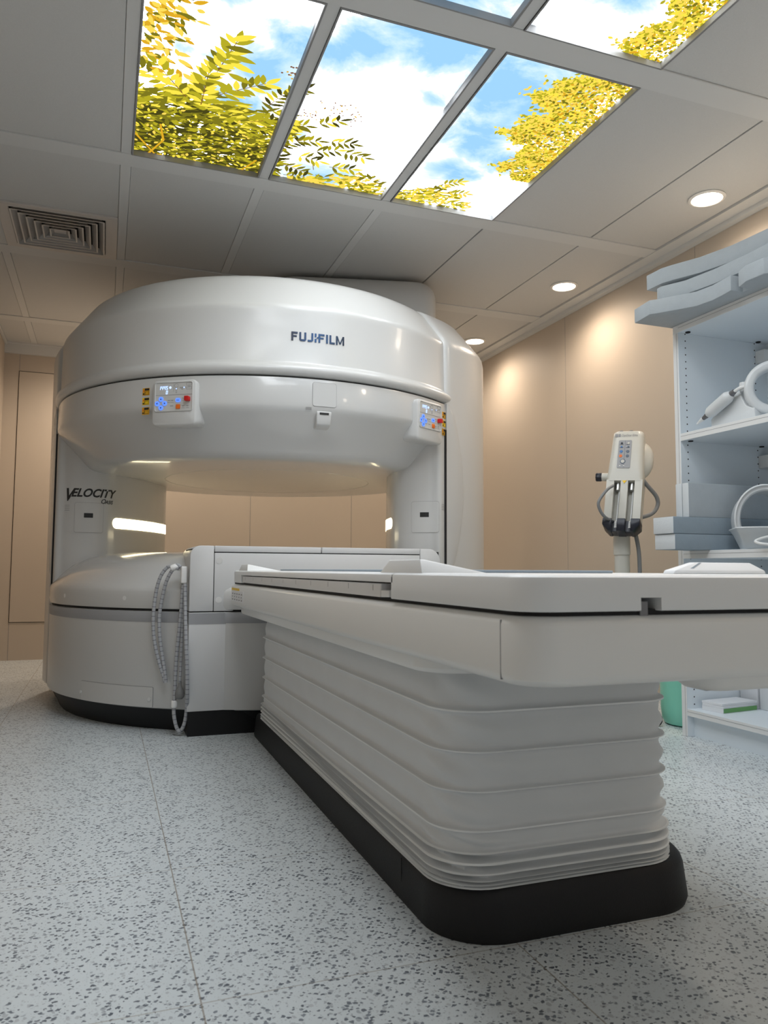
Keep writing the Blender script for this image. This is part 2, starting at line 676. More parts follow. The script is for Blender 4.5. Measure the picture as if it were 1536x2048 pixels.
# perimeter trims
tr = MB().prism([(2.855, 2.556), (2.855, 2.512), (2.93, 2.512), (2.93, 2.49), (XR, 2.49), (XR, 2.556)], YF, YB, T=lambda v: Vector((v.x, v.z, v.y)))
tag(tr.build('trim_1', M['bar'], flat=True), 'stepped white ceiling edge above the wall behind the shelf', 'trim', **S)
tr = MB().prism([(YB - .06, 2.556), (YB - .06, 2.512), (YB - .03, 2.512), (YB - .03, 2.44), (YB, 2.44), (YB, 2.556)], XL, XR, T=lambda v: Vector((v.z, v.x, v.y)))
tag(tr.build('trim_2', M['bar'], flat=True), 'white ceiling edge along the back wall', 'trim', **S)
tag(MB().box(XL, XL + .02, YF, YB, 2.505, 2.556).build('trim_3', M['bar'], bevel=.003, seg=1), 'white ceiling edge on the scanner side', 'trim', **S)
tag(MB().box(XL, XR, YF, YF + .06, 2.505, 2.556).build('trim_4', M['bar'], bevel=.003, seg=1), 'white ceiling edge on the entrance side', 'trim', **S)


# ------------------------------------------------------------------ backlit sky panels
def sky_mat():
    m = bpy.data.materials.new('printed_sky')
    m.use_nodes = True
    nt = m.node_tree
    N, L = nt.nodes, nt.links
    N.clear()
    g = N.new('ShaderNodeNewGeometry')
    acc = None
    for x, y, r in ((.46, 2.66, .28), (.56, 2.42, .20), (.50, 2.90, .20), (.33, 2.30, .12), (1.09, 2.30, .26), (.78, 2.42, .20),
                    (.93, 2.20, .22), (1.14, 2.60, .16), (1.43, 2.78, .30), (1.38, 2.42, .40), (1.56, 2.52, .32), (1.40, 3.02, .20), (1.60, 2.26, .25),
                    (.86, 3.34, .24), (1.62, 2.90, .20), (1.46, 3.05, .18), (1.0, 1.98, .34), (.75, 1.7, .25), (1.5, 1.86, .26), (1.3, 1.6, .3),
                    (.5, 1.5, .35), (1.0, 1.2, .3), (.72, 3.0, .13), (.20, 2.62, .08)):
        d = N.new('ShaderNodeVectorMath')
        d.operation = 'DISTANCE'
        d.inputs[1].default_value = (x, y, 2.515)
        L.new(g.outputs['Position'], d.inputs[0])
        mr = N.new('ShaderNodeMapRange')
        mr.inputs[1].default_value = 0
        mr.inputs[2].default_value = r
        mr.inputs[3].default_value = 1
        mr.inputs[4].default_value = 0
        L.new(d.outputs['Value'], mr.inputs[0])
        if acc is None:
            acc = mr.outputs[0]
        else:
            mx = N.new('ShaderNodeMath')
            mx.operation = 'MAXIMUM'
            L.new(acc, mx.inputs[0])
            L.new(mr.outputs[0], mx.inputs[1])
            acc = mx.outputs[0]
    nz = N.new('ShaderNodeTexNoise')
    nz.inputs['Scale'].default_value = 3.4
    nz.inputs['Detail'].default_value = 8
    nz.inputs['Roughness'].default_value = .62
    nz.inputs['Distortion'].default_value = .35
    L.new(g.outputs['Position'], nz.inputs['Vector'])
    ad = N.new('ShaderNodeMath')
    ad.operation = 'MULTIPLY_ADD'
    ad.inputs[1].default_value = 2.6
    L.new(nz.outputs['Fac'], ad.inputs[0])
    L.new(acc, ad.inputs[2])
    mr = N.new('ShaderNodeMapRange')
    mr.inputs[1].default_value = 1.30
    mr.inputs[2].default_value = 2.15
    L.new(ad.outputs[0], mr.inputs[0])
    cr = N.new('ShaderNodeValToRGB')
    els = cr.color_ramp.elements
    els[0].color = (.955, 1, 1.045, 1)
    els[1].position = 1
    els[1].color = (.26 / SKYW, .49 / SKYW, .74 / SKYW, 1)
    for p_, c_ in ((.20, (.955, 1, 1.045)), (.33, (.50, .52, .55)), (.42, (.78 / SKYW, .83 / SKYW, .88 / SKYW)), (.58, (.54 / SKYW, .68 / SKYW, .80 / SKYW)), (.78, (.40 / SKYW, .60 / SKYW, .78 / SKYW))):
        e_ = els.new(p_)
        e_.color = (*c_, 1)
    L.new(mr.outputs[0], cr.inputs[0])
    e = N.new('ShaderNodeEmission')
    L.new(cr.outputs[0], e.inputs[0])
    e.inputs[1].default_value = SKYW
    o = N.new('ShaderNodeOutputMaterial')
    L.new(e.outputs[0], o.inputs[0])
    m.cycles.emission_sampling = 'FRONT'
    return m


SKYW = 7.0
M['sky'] = sky_mat()
LEAF = [emat('leaf_olive', (.20, .18, .014), .76), emat('leaf_dark', (.065, .06, .010), .76), emat('leaf_yellow', (.95, .78, .07), .76),
        emat('leaf_lime', (.45, .40, .02), .76), emat('leaf_amber', (.72, .40, .02), .76), emat('twig_brown', (.22, .09, .03), .76),
        emat('leaf_gold', (.98, .70, .10), .76)]


def clip(pg, x0, x1, y0, y1):
    for ax, lim, sgn in ((0, x0, 1), (0, x1, -1), (1, y0, 1), (1, y1, -1)):
        out = []
        for i in range(len(pg)):
            a, b = pg[i], pg[(i + 1) % len(pg)]
            ia, ib = (a[ax] - lim) * sgn >= 0, (b[ax] - lim) * sgn >= 0
            if ia:
                out.append(a)
            if ia != ib:
                t = (lim - a[ax]) / (b[ax] - a[ax])
                out.append((a[0] + t * (b[0] - a[0]), a[1] + t * (b[1] - a[1])))
        pg = out
        if len(pg) < 3:
            return None
    return pg


LV = []                                       # (polygon, colour index, depth)


def leaf(x, y, a, ln, wd, ci, dep):
    pts = []
    for t, w in ((0, 0), (.12, .5), (.32, .95), (.55, 1), (.78, .65), (.92, .28), (1, 0)):
        pts.append((t, w))
    pg = [(t * ln, w * wd / 2) for t, w in pts] + [(t * ln, -w * wd / 2) for t, w in pts[-2:0:-1]]
    bend = random.uniform(-.25, .25)
    out = []
    for u, v in pg:
        v += bend * ln * (u / ln) ** 2 * .5
        out.append((x + u * cos(a) - v * sin(a), y + u * sin(a) + v * cos(a)))
    LV.append((out, ci, dep))


def twig(pts, w, ci=5, dep=.5):
    for a, b in zip(pts, pts[1:]):
        d = (Vector(b) - Vector(a)).normalized()
        n = Vector((-d.y, d.x)) * w / 2
        A, B = Vector(a), Vector(b)
        LV.append(([tuple(A + n), tuple(B + n * .8), tuple(B - n * .8), tuple(A - n)], ci, dep))


def sprig(x, y, a, n, ln, wd, cols, dep, step=.6):
    """a compound leaf: paired leaflets along a stalk"""
    L_ = n * ln * .42
    twig([(x, y), (x + L_ * cos(a), y + L_ * sin(a))], .004, 5, dep - .02)
    for k in range(n):
        t = (k + .6) / n * L_
        for s in (-1, 1):
            leaf(x + t * cos(a), y + t * sin(a), a + s * random.uniform(.75, 1.15), ln * random.uniform(.75, 1.1), wd, random.choice(cols), dep + random.random() * .05)
    leaf(x + L_ * cos(a), y + L_ * sin(a), a, ln, wd, random.choice(cols), dep)


R = random.Random(3)
random.seed(11)
# big bush at the scanner end of the first panel
for k in range(1900):
    x = random.uniform(.02, .66)
    top = 2.86 + .05 * sin(x * 17) + .02 * sin(x * 41) + (.0 if x < .45 else (x - .45) * .35)
    y = random.uniform(top, 3.40)
    q = (y - top) / .5
    cols = [2, 3, 3, 0, 0] if q < .25 else [3, 0, 0, 1, 0, 3, 1] if q < .55 else [0, 1, 1, 0, 1, 3]
    leaf(x, y, random.gauss(-.2, .5) + (pi if random.random() < .35 else 0), random.uniform(.04, .085), random.uniform(.013, .022), random.choice(cols), random.random() * .4 + (.3 if q < .4 else 0))
for k in range(240):
    x, y = random.uniform(.04, .66), random.uniform(2.98, 3.39)
    leaf(x, y, random.uniform(0, 6.3), random.uniform(.012, .03), random.uniform(.008, .014), random.choice([2, 2, 6, 3]), .8)
for p in ([(.12, 3.38), (.18, 3.24), (.16, 3.12)], [(.05, 3.20), (.15, 3.36)], [(.16, 3.36), (.24, 3.38)], [(.52, 3.39), (.58, 3.26)]):
    twig(p, .010, 4, .9)
# upright bright shoot
for (x, y, a) in ((.30, 2.93, -1.55), (.27, 2.82, -1.2), (.33, 2.72, -1.35), (.24, 2.90, -2.2), (.18, 2.86, -2.5), (.36, 2.84, -.7)):
    sprig(x, y, a, 7, .068, .024, [2, 2, 3, 3, 0, 2], .9)
for (x, y, a) in ((.34, 2.56, -.1), (.36, 2.60, .05), (.37, 2.64, .25), (.35, 2.52, -.5), (.37, 2.70, .4), (.33, 2.76, .5), (.36, 2.80, .2)):
    leaf(x, y, a, .10, .030, random.choice([3, 2, 0]), .95)
# autumn leaves in the corner near the middle bar
for k in range(170):
    x = .06 + abs(random.gauss(0, .09))
    y = random.uniform(2.2, 2.72)
    if x > .27 - (y - 2.35) * .25:
        continue
    leaf(x, y, random.gauss(.5, .6), random.uniform(.03, .06), random.uniform(.014, .022), random.choice([4, 4, 6, 6, 0]), random.random())
for k in range(8):
    leaf(random.uniform(.08, .26), random.uniform(2.6, 2.8), random.gauss(.4, .4), .06, .024, random.choice([4, 6]), .9)
# twigs and sprigs crossing into the second panel
for (x, y, a) in ((.50, 2.98, -.5), (.55, 2.85, -1.2), (.60, 2.78, -1.0), (.62, 2.95, -.2), (.70, 3.05, -.3), (.74, 3.16, .1), (.66, 3.12, -.9), (.70, 3.25, .3),
                  (.84, 3.00, -.1), (.92, 3.06, .1), (.80, 3.10, -.4), (.72, 3.34, -.2), (.90, 3.20, -.15), (.76, 2.90, -.6)):
    sprig(x, y, a, 4, .06, .017, [0, 3, 2, 0, 1], .6)
twig([(.66, 3.12), (.86, 3.14), (1.02, 3.06)], .005)
twig([(.80, 3.13), (.84, 3.25)], .004)
for k in range(70):
    cx, cy = ((.60, 2.62), (.80, 2.77), (.86, 2.80), (.72, 2.83))[k % 4]
    x, y = random.gauss(cx, .035), random.gauss(cy, .025)
    leaf(x, y, 0, .010, .009, 5 if k % 3 else 4, .7)
# low bushes along the scanner end of panels two and three
for k in range(330):
    x = random.choice([random.gauss(1.03, .10), random.gauss(1.13, .08), random.gauss(.83, .05)])
    top = 3.20 + abs(x - 1.06) * .6
    y = random.uniform(top, 3.40)
    leaf(x, y, random.gauss(-.3, .7) + (pi if random.random() < .4 else 0), random.uniform(.03, .065), random.uniform(.012, .02), random.choice([2, 6, 3, 3, 0, 6]), random.random())
for k in range(260):
    x = random.gauss(1.42, .10)
    y = random.uniform(3.17 + abs(x - 1.45) * .7, 3.40)
    leaf(x, y, random.gauss(-.3, .6) + (pi if random.random() < .3 else 0), random.uniform(.03, .06), random.uniform(.012, .018), random.choice([2, 6, 3, 2, 0]), random.random())
for (x, y, a) in ((1.50, 3.22, -.2), (1.55, 3.30, .1), (1.44, 3.16, -.6)):
    sprig(x, y, a, 4, .05, .016, [2, 3, 6], .9)


# golden tree along the wall side of panel three and the one before it
def fbm(x, y):
    from mathutils import noise
    return .5 + .5 * noise.fractal(Vector((x, y, 1.7)), .6, 2.0, 3)


def tree(n, fx, y0, y1, s):
    for k in range(n):
        y = random.uniform(y0, y1)
        edge = fx(y)
        x = edge + abs(random.gauss(0, .06)) if random.random() < .45 else random.uniform(edge, 1.83)
        if random.random() < .03:
            x = edge - abs(random.gauss(0, .025))
        if x > 1.83 or fbm(x * 11, y * 11) < .36 - min(.2, (x - edge) * 1.2):
            continue
        q = (x - edge)
        leaf(x, y, random.uniform(0, 6.3), random.uniform(.012, .025) * s, random.uniform(.008, .013) * s, random.choice([6, 6, 2, 2, 3, 4, 0] if q > .03 else [6, 2, 3]), random.random())


tree(7500, lambda y: 1.555 + .55 * max(0, y - 2.62) ** 1.3 + .05 * sin(y * 23) + .03 * sin(y * 51) + .10 * max(0, 2.35 - y), 2.16, 3.0, 1)
tree(4200, lambda y: 1.66 + .10 * max(0, 2.0 - y) + .035 * sin(y * 27) + .02 * sin(y * 60), 1.2, 2.14, 1)
for k in range(120):
    LVx = random.gauss(1.60, .05), random.gauss(2.62, .05)
    leaf(*LVx, random.uniform(0, 6.3), .025, .014, random.choice([2, 6, 3]), random.random())
for k in range(9):
    y = 2.3 + k * .07
    twig([(1.82, y + .05), (1.72, y), (1.62, y - .02)], .005, 4, .2)

sky_labels = {(2, 3): 'backlit ceiling panel with a big olive green bush, next to the air vent',
              (3, 3): 'backlit ceiling panel mostly white cloud, between the bushy panel and the golden tree panel',
              (4, 3): 'backlit ceiling panel with a golden tree on blue sky, closest to the downlights over the scanner side',
              (2, 2): 'backlit ceiling panel of plain sky, continuing the bushy panel towards the viewer',
              (3, 2): 'backlit ceiling panel of plain pale sky cut by the top edge, next to another golden tree panel',
              (4, 2): 'backlit ceiling panel with golden treetop across the wide bar, at the upper corner'}
for (c, r), lab in sky_labels.items():
    x0, x1 = colx[c]
    y0, y1 = rowy[r]
    t = thing('sky_light_panel', lab, 'ceiling light', ((x0 + x1) / 2, (y0 + y1) / 2, 2.515), 'backlit sky panels in the ceiling')
    fr = MB()
    w = .007
    for a in ((x0, x1, y0, y0 + w), (x0, x1, y1 - w, y1), (x0, x0 + w, y0 + w, y1 - w), (x1 - w, x1, y0 + w, y1 - w)):
        fr.box(a[0], a[1], a[2], a[3], 2.5145, 2.58)
    fr.build('panel_frame', M['lip'], t, bevel=.001, seg=1)
    pm = MB()
    pm.box(x0 + w, x1 - w, y0 + w, y1 - w, 2.5412, 2.56, len(LEAF) + 1)
    pm.add([(x0 + w, y0 + w, 2.541), (x1 - w, y0 + w, 2.541), (x1 - w, y1 - w, 2.541), (x0 + w, y1 - w, 2.541)], [(0, 3, 2, 1)])
    for pg, ci, dep in LV:
        q = clip(pg, x0 + w, x1 - w, y0 + w, y1 - w)
        if q:
            z = 2.5408 - dep * .004 - random.random() * .0004
            pm.add([(a, b, z) for a, b in q], [list(range(len(q)))], ci + 1)
    pm.build('backlit_picture', [M['sky']] + LEAF + [M['lip']], t, flat=True, recalc=False)


# ------------------------------------------------------------------ downlights
def downlight(y, label):
    x = 2.68
    t = thing('downlight', label, 'ceiling light', (x, y, 2.505), 'round recessed downlights')
    rg = MB()
    T = Matrix.Translation((x, y, 0))
    prof = [(.070, 2.5215), (.084, 2.5215), (.086, 2.5165), (.082, 2.5135), (.073, 2.5115), (.070, 2.5135)]
    n = 40
    rings = []
    for r_, z in prof:
        rings.append([Vector((x + r_ * cos(2 * pi * i / n), y + r_ * sin(2 * pi * i / n), z)) for i in range(n)])
    rings.append(rings[0])
    rg.loft(rings, caps=False)
    rg.build('trim_ring', M['trimw'], t)
    MB().lathe([(0, 2.5145), (.0695, 2.5145), (.0695, 2.5215), (0, 2.5215)], (x, y, 0), 40).build('light_lens', M['lens'], t)
    ld = bpy.data.lights.new('lamp', 'SPOT')
    ld.energy = LAMP
    ld.color = (1.0, .83, .66)
    ld.spot_size = radians(170)
    ld.spot_blend = 1.0
    ld.shadow_soft_size = .065
    lo = bpy.data.objects.new('lamp', ld)
    COL.objects.link(lo)
    lo.parent = t
    lo.location = (0, 0, -.045)
    return t


LAMP = 18.5
d0 = downlight(2.80, 'round warm downlight above the shelf unit, largest of the row')
copy_tree(d0, (2.68, 4.02, 2.505), 'round warm downlight in the middle of the ceiling row')
copy_tree(d0, (2.68, 5.26, 2.505), 'small round downlight partly hidden by the scanner shoulder')
copy_tree(d0, (2.68, 6.42, 2.505), 'unseen added downlight, continuing the row behind the scanner by the back wall')  # unseen lamp added to extend the row to the back
copy_tree(d0, (2.68, 1.58, 2.505), 'unseen added downlight, continuing the row over the open shelf front outside the view')  # out of view, added to extend the row towards the viewer
db = copy_tree(d0, (.05, 6.10, 2.505), 'added fill downlight hidden behind the scanner drum by the flush door')  # added fill lamp to brighten the door and passage
for ch in db.children:
    if ch.type == 'LIGHT':
        ch.data = ch.data.copy()
        ch.data.energy = 42
copy_tree(d0, (1.30, 6.10, 2.505), 'added fill downlight hidden behind the scanner drum, middle of the back')  # second added fill lamp, brightens the back wall
copy_tree(d0, (2.68, .36, 2.505), 'unseen added downlight beside the viewer, second outside the view')  # lamp added out of view for more light from the viewer's side

# ------------------------------------------------------------------ air vent
vx0, vx1, vy0, vy1 = -.545, -.01, 4.045, 4.575
vt = thing('air_vent', 'square louvred air vent in the ceiling beside the scanner', 'air vent', ((vx0 + vx1) / 2, (vy0 + vy1) / 2, 2.50))
cxv, cyv = (vx0 + vx1) / 2, (vy0 + vy1) / 2


def sq_ring(mb, h0, z0, h1, z1, th=.003):
    def ring(h, z):
        return [Vector((cxv + sx * h, cyv + sy * h, z)) for sx, sy in ((-1, -1), (1, -1), (1, 1), (-1, 1))]
    a, b, c, d_ = ring(h0, z0), ring(h1, z1), ring(h1 - th, z1 + th), ring(h0 - th, z0 + th)
    mb.loft([a, b, c, d_, a] if th else [a, b], caps=False)


fr = MB()
sq_ring(fr, .262, 2.513, .230, 2.516)
fr.box(-.559, cxv - .258, 4.031, 4.584, 2.514, 2.524)
fr.box(cxv + .258, .011, 4.031, 4.584, 2.514, 2.524)
fr.box(cxv - .258, cxv + .258, 4.031, cyv - .258, 2.514, 2.524)
fr.box(cxv - .258, cxv + .258, cyv + .258, 4.584, 2.514, 2.524)
fr.build('vent_frame', M['vent'], vt, ang=20)
MB().box(vx0 + .01, vx1 - .01, vy0 + .01, vy1 - .01, 2.552, 2.556).build('duct_back', M['gap'], vt, flat=True)
for k in range(6):
    lv = MB()
    h = .222 - k * .035
    sq_ring(lv, h, 2.510, h - .026, 2.536, .0015)
    sq_ring(lv, h + .003, 2.5075, h - .005, 2.5075, .0)
    lv.build('louver', M['vent'], vt, ang=20)
MB().box(cxv - .03, cxv + .03, cyv - .03, cyv + .03, 2.522, 2.526).build('vent_core', M['vent'], vt, bevel=.001, seg=1)

# ------------------------------------------------------------------ MRI scanner
CX, CY = .917, 4.534
AX = (cos(radians(245)), sin(radians(245)))
LX = (cos(radians(335)), sin(radians(335)))
G = lambda p, q: (CX + p * LX[0] + q * AX[0], CY + p * LX[1] + q * AX[1])
mri = thing('mri_scanner', 'large white open scanner with two drum shaped magnet covers and two side posts', 'medical scanner', (CX, CY, 0))

low = MB().lathe([(0, .1), (1.165, .1), (1.168, .103), (1.184, .106), (1.186, .112), (1.186, .528), (1.172, .533), (0, .533)], (CX, CY, 0), 160)
low.build('lower_drum', M['shell_satin'], mri)
MB().lathe([(0, 0.), (1.115, 0.), (1.125, .012), (1.158, .10), (1.16, .106), (0, .106)], (CX, CY, 0), 128).build('kick_base', M['black'], mri)
MB().lathe([(1.10, .483), (1.1872, .483), (1.1878, .485), (1.1878, .5275), (1.187, .529), (1.10, .529)], (CX, CY, 0), 160).build('grey_band', M['stripe'], mri)
MB().lathe([(0, .531), (1.172, .531), (1.172, .54), (1.186, .543), (1.190, .56), (1.1895, .600), (1.189, .617), (1.186, .629), (1.178, .641), (1.166, .654), (1.130, .693), (1.08, .738), (1.0, .778), (.92, .797), (.84, .805), (.6, .809), (0, .81)], (CX, CY, 0), 160).build('lower_dome', M['shell'], mri)
MB().lathe([(1.10, .5315), (1.1755, .5315), (1.1755, .543), (1.10, .543)], (CX, CY, 0), 160).build('drum_gap', M['gap'], mri)

MB().lathe([(0, 2.15), (.86, 2.15), (.95, 2.146), (1.0, 2.133), (1.020, 2.122), (1.040, 2.106), (1.058, 2.083), (1.150, 1.9595), (1.158, 1.9485), (1.164, 1.9385), (1.1675, 1.926), (1.168, 1.912), (1.1685, 1.895), (1.171, 1.675), (1.177, 1.664), (1.187, 1.655), (1.195, 1.646), (1.198, 1.634), (1.195, 1.620), (1.186, 1.610), (1.17, 1.607), (0, 1.607)], (CX, CY, 0), 192).build('upper_drum', M['shell_satin'], mri)
MB().lathe([(1.0, 1.590), (1.160, 1.590), (1.160, 1.612), (1.0, 1.612)], (CX, CY, 0), 160).build('drum_gap', M['gap'], mri)
MB().lathe([(0, 1.60), (1.172, 1.60), (1.178, 1.596), (1.180, 1.585), (1.181, 1.488), (1.181, 1.470), (1.1785, 1.457), (1.171, 1.443), (1.161, 1.431), (1.147, 1.416), (1.042, 1.296), (1.026, 1.279), (1.008, 1.264), (.988, 1.255), (.965, 1.249), (.93, 1.246), (.9, 1.245), (.604, 1.245), (.602, 1.248), (.598, 1.248), (.596, 1.245), (0, 1.243)], (CX, CY, 0), 192).build('upper_drum_skirt', M['shell'], mri)

# posts (their plan follows the two-post axis) and the outer covers
post_r = catmull([(1.068, .500), (.995, .535), (.90, .520), (.80, .445), (.755, .32), (.725, .14), (.72, -.08), (.76, -.33), (.95, -.62), (1.15, -.35), (1.2, .1)], 8, True)
wing_r = catmull([(1.066, .498), (1.14, .418), (1.215, .30), (1.265, .18), (1.287, .05), (1.285, -.2), (1.22, -.55), (1.10, -.80), (1.02, -.72), (1.0, .0), (1.0, .40)], 8, True)


def mirror(pl):
    return [Vector((-p[0], p[1])) for p in pl]


def smap_poly(pl, z_is=True):
    """map arc length along a plan polyline (local p, q) and height to a point"""
    acc = [0.]
    for a, b in zip(pl, pl[1:]):
        acc.append(acc[-1] + (Vector(b) - Vector(a)).length)
    mid = sum((Vector(p) for p in pl), Vector((0, 0))) / len(pl)

    def f(s, z, off):
        s = max(0., min(acc[-1] - 1e-6, s))
        i = max(j for j in range(len(acc) - 1) if acc[j] <= s)
        t = (s - acc[i]) / (acc[i + 1] - acc[i])

        def nrm(j):
            a, b = Vector(pl[max(j - 1, 0)]), Vector(pl[min(j + 1, len(pl) - 1)])
            d_ = (b - a).normalized()
            n_ = Vector((d_.y, -d_.x))
            return n_ if n_.dot(Vector(pl[j]) - mid) > 0 else -n_
        n_ = (nrm(i) * (1 - t) + nrm(i + 1) * t).normalized()
        p = Vector(pl[i]).lerp(Vector(pl[i + 1]), t) + n_ * off
        x, y = G(p.x, p.y)
        return Vector((x, y, z))
    return f, acc[-1]


PMAP = {}
for side, fn in (('r', lambda q: q), ('l', mirror)):
    pl = fn(post_r)
    MB().prism([G(*p) for p in pl], .6, 1.5).build('side_post', M['shell'], mri, ang=50)
    PMAP[side] = smap_poly(pl + [pl[0]])
    wg = fn(wing_r)
    rings = []
    for s_, z in ((1., .10), (1., 1.905), (.996, 1.936), (.984, 1.962), (.888, 2.112), (.855, 2.133), (.81, 2.146), (.74, 2.15)):
        rings.append([Vector((*G(p[0] * s_, p[1] * s_), z)) for p in wg])
    MB().loft(rings).build('outer_cover', M['shell_satin'], mri, ang=50)
    MB().loft([[Vector((*G(p[0] * k_, p[1] * k_), z)) for p in wg] for k_, z in ((.935, 0), (.945, .012), (.982, .104))]).build('kick_base', M['black'], mri, ang=50)
    wm, wl_ = smap_poly(wg[:40])
    # curved flange beside the post
    rings = []
    for i in range(41):
        z = .55 + (1.60 - .55) * i / 40
        t = (z - .55) / 1.05
        w = .012 + .13 * max(0., sin(pi * min(1, (1 - t) * 1.12 + .02)) ** .75) * (1 if t < .95 else .5)
        rings.append([wm(.006, z, -.02), wm(.006, z, .010), wm(.006 + w * .5, z, .008), wm(.006 + w, z, .003), wm(.006 + w, z, -.02)])
    MB().loft(rings).build('post_flange', M['shell'], mri, ang=30)
    sm = MB()
    plate(sm, PMAP[side][0], .000, .012, .60, 1.46, 0, -.03, .008, 2)
    sm.build('post_seam', M['gap'], mri, flat=True)
    ls = MB()
    plate(ls, PMAP[side][0], STRIP[side] if 'STRIP' in globals() else .36, 1.1, .945, 1.003, .028, -.004, .002, 40)
    ls.build('light_strip', M['strip'], mri)

# cryogen turret on top of the drum
tq = MB()
T = Matrix.Translation((1.50, 4.40, 0)) @ Matrix.Rotation(radians(-14), 4, 'Z')
base = rrect(-.62, .42, -.13, .7, .10, 8)
rings = [[T @ Vector((x, y, z)) for x, y in base] for z in (2.12, 2.40)]
for k in range(1, 8):
    a = pi / 2 * k / 7
    ins = .095 * (1 - cos(a))
    rings.append([T @ Vector((x * (1 - ins / .52), -.13 + (y + .13) * (1 - ins / .6) + ins * .25, 2.40 + .095 * sin(a))) for x, y in base])
tq.loft(rings).build('cooling_turret', M['shell_satin'], mri, ang=50)
MB().box(-.231, -.229, -.1312, -.12, 2.12, 2.44, T=T).build('turret_seam', M['greyink'], mri, flat=True)


# surface map on the drums
def drum(az, r):
    a0 = radians(az)

    def f(u, z, off):
        a = a0 + u / r
        return Vector((CX + (r + off) * cos(a), CY + (r + off) * sin(a), z))
    return f


# maker's lettering on the upper drum: drawn from strokes
dm = drum(270, 1.171)
lg = MB()
H_, W_ = .040, .026


def strokes(u, lst, k=1.):
    for a in lst:
        poly(lg, dm, [((u + x * k) * 1.10 + .003, LZ0 + y * 1.04) for x, y in a], -.0005, .0012)


LZ0 = 1.7735
t_ = .0082
bar = lambda x0, x1, y0, y1: [(x0, y0), (x1, y0), (x1, y1), (x0, y1)]
u = -.131
strokes(u, [bar(0, t_, 0, H_), bar(t_, .0265, H_ - t_, H_), bar(t_, .023, .017, .017 + t_ - .001)])
u += .0335
strokes(u, [bar(0, t_, .006, H_), bar(.0215, .0215 + t_, .006, H_), [(0, .006), (.006, 0), (.023, 0), (.029, .006), (.0215, .0085), (.0075, .0085)]])
u += .0355
strokes(u, [bar(.016, .016 + t_, .006, H_), [(0, 0), (.0175, 0), (.0235, .006), (.016, .0085), (0, .0085)]])
u += .030
strokes(u, [bar(0, t_, 0, .0155), [(0, .021), (t_, .026), (t_, H_), (0, H_)], [(t_ + .001, .0155), (t_ + .009, .0215), (t_ + .009, .028), (t_ + .001, .022)]])
u += .0165
strokes(u, [bar(0, t_, 0, H_), bar(t_, .0265, H_ - t_, H_), bar(t_, .023, .017, .017 + t_ - .001)])
u += .0335
strokes(u, [bar(0, t_, 0, H_)])
u += .0150
strokes(u, [bar(0, t_, 0, H_), bar(t_, .024, 0, t_)])
u += .0295
strokes(u, [bar(0, t_ - .001, 0, H_), bar(.030, .030 + t_ - .001, 0, H_), [(t_ - .001, H_), (t_ - .001, H_ - .013), (.0155, .004), (.0215, .004), (.0155, .016)], [(.030, H_), (.030, H_ - .013), (.0215, .004), (.0155, .004), (.0205, .016)]])
lg.build('maker_lettering', M['logo'], mri, flat=True)


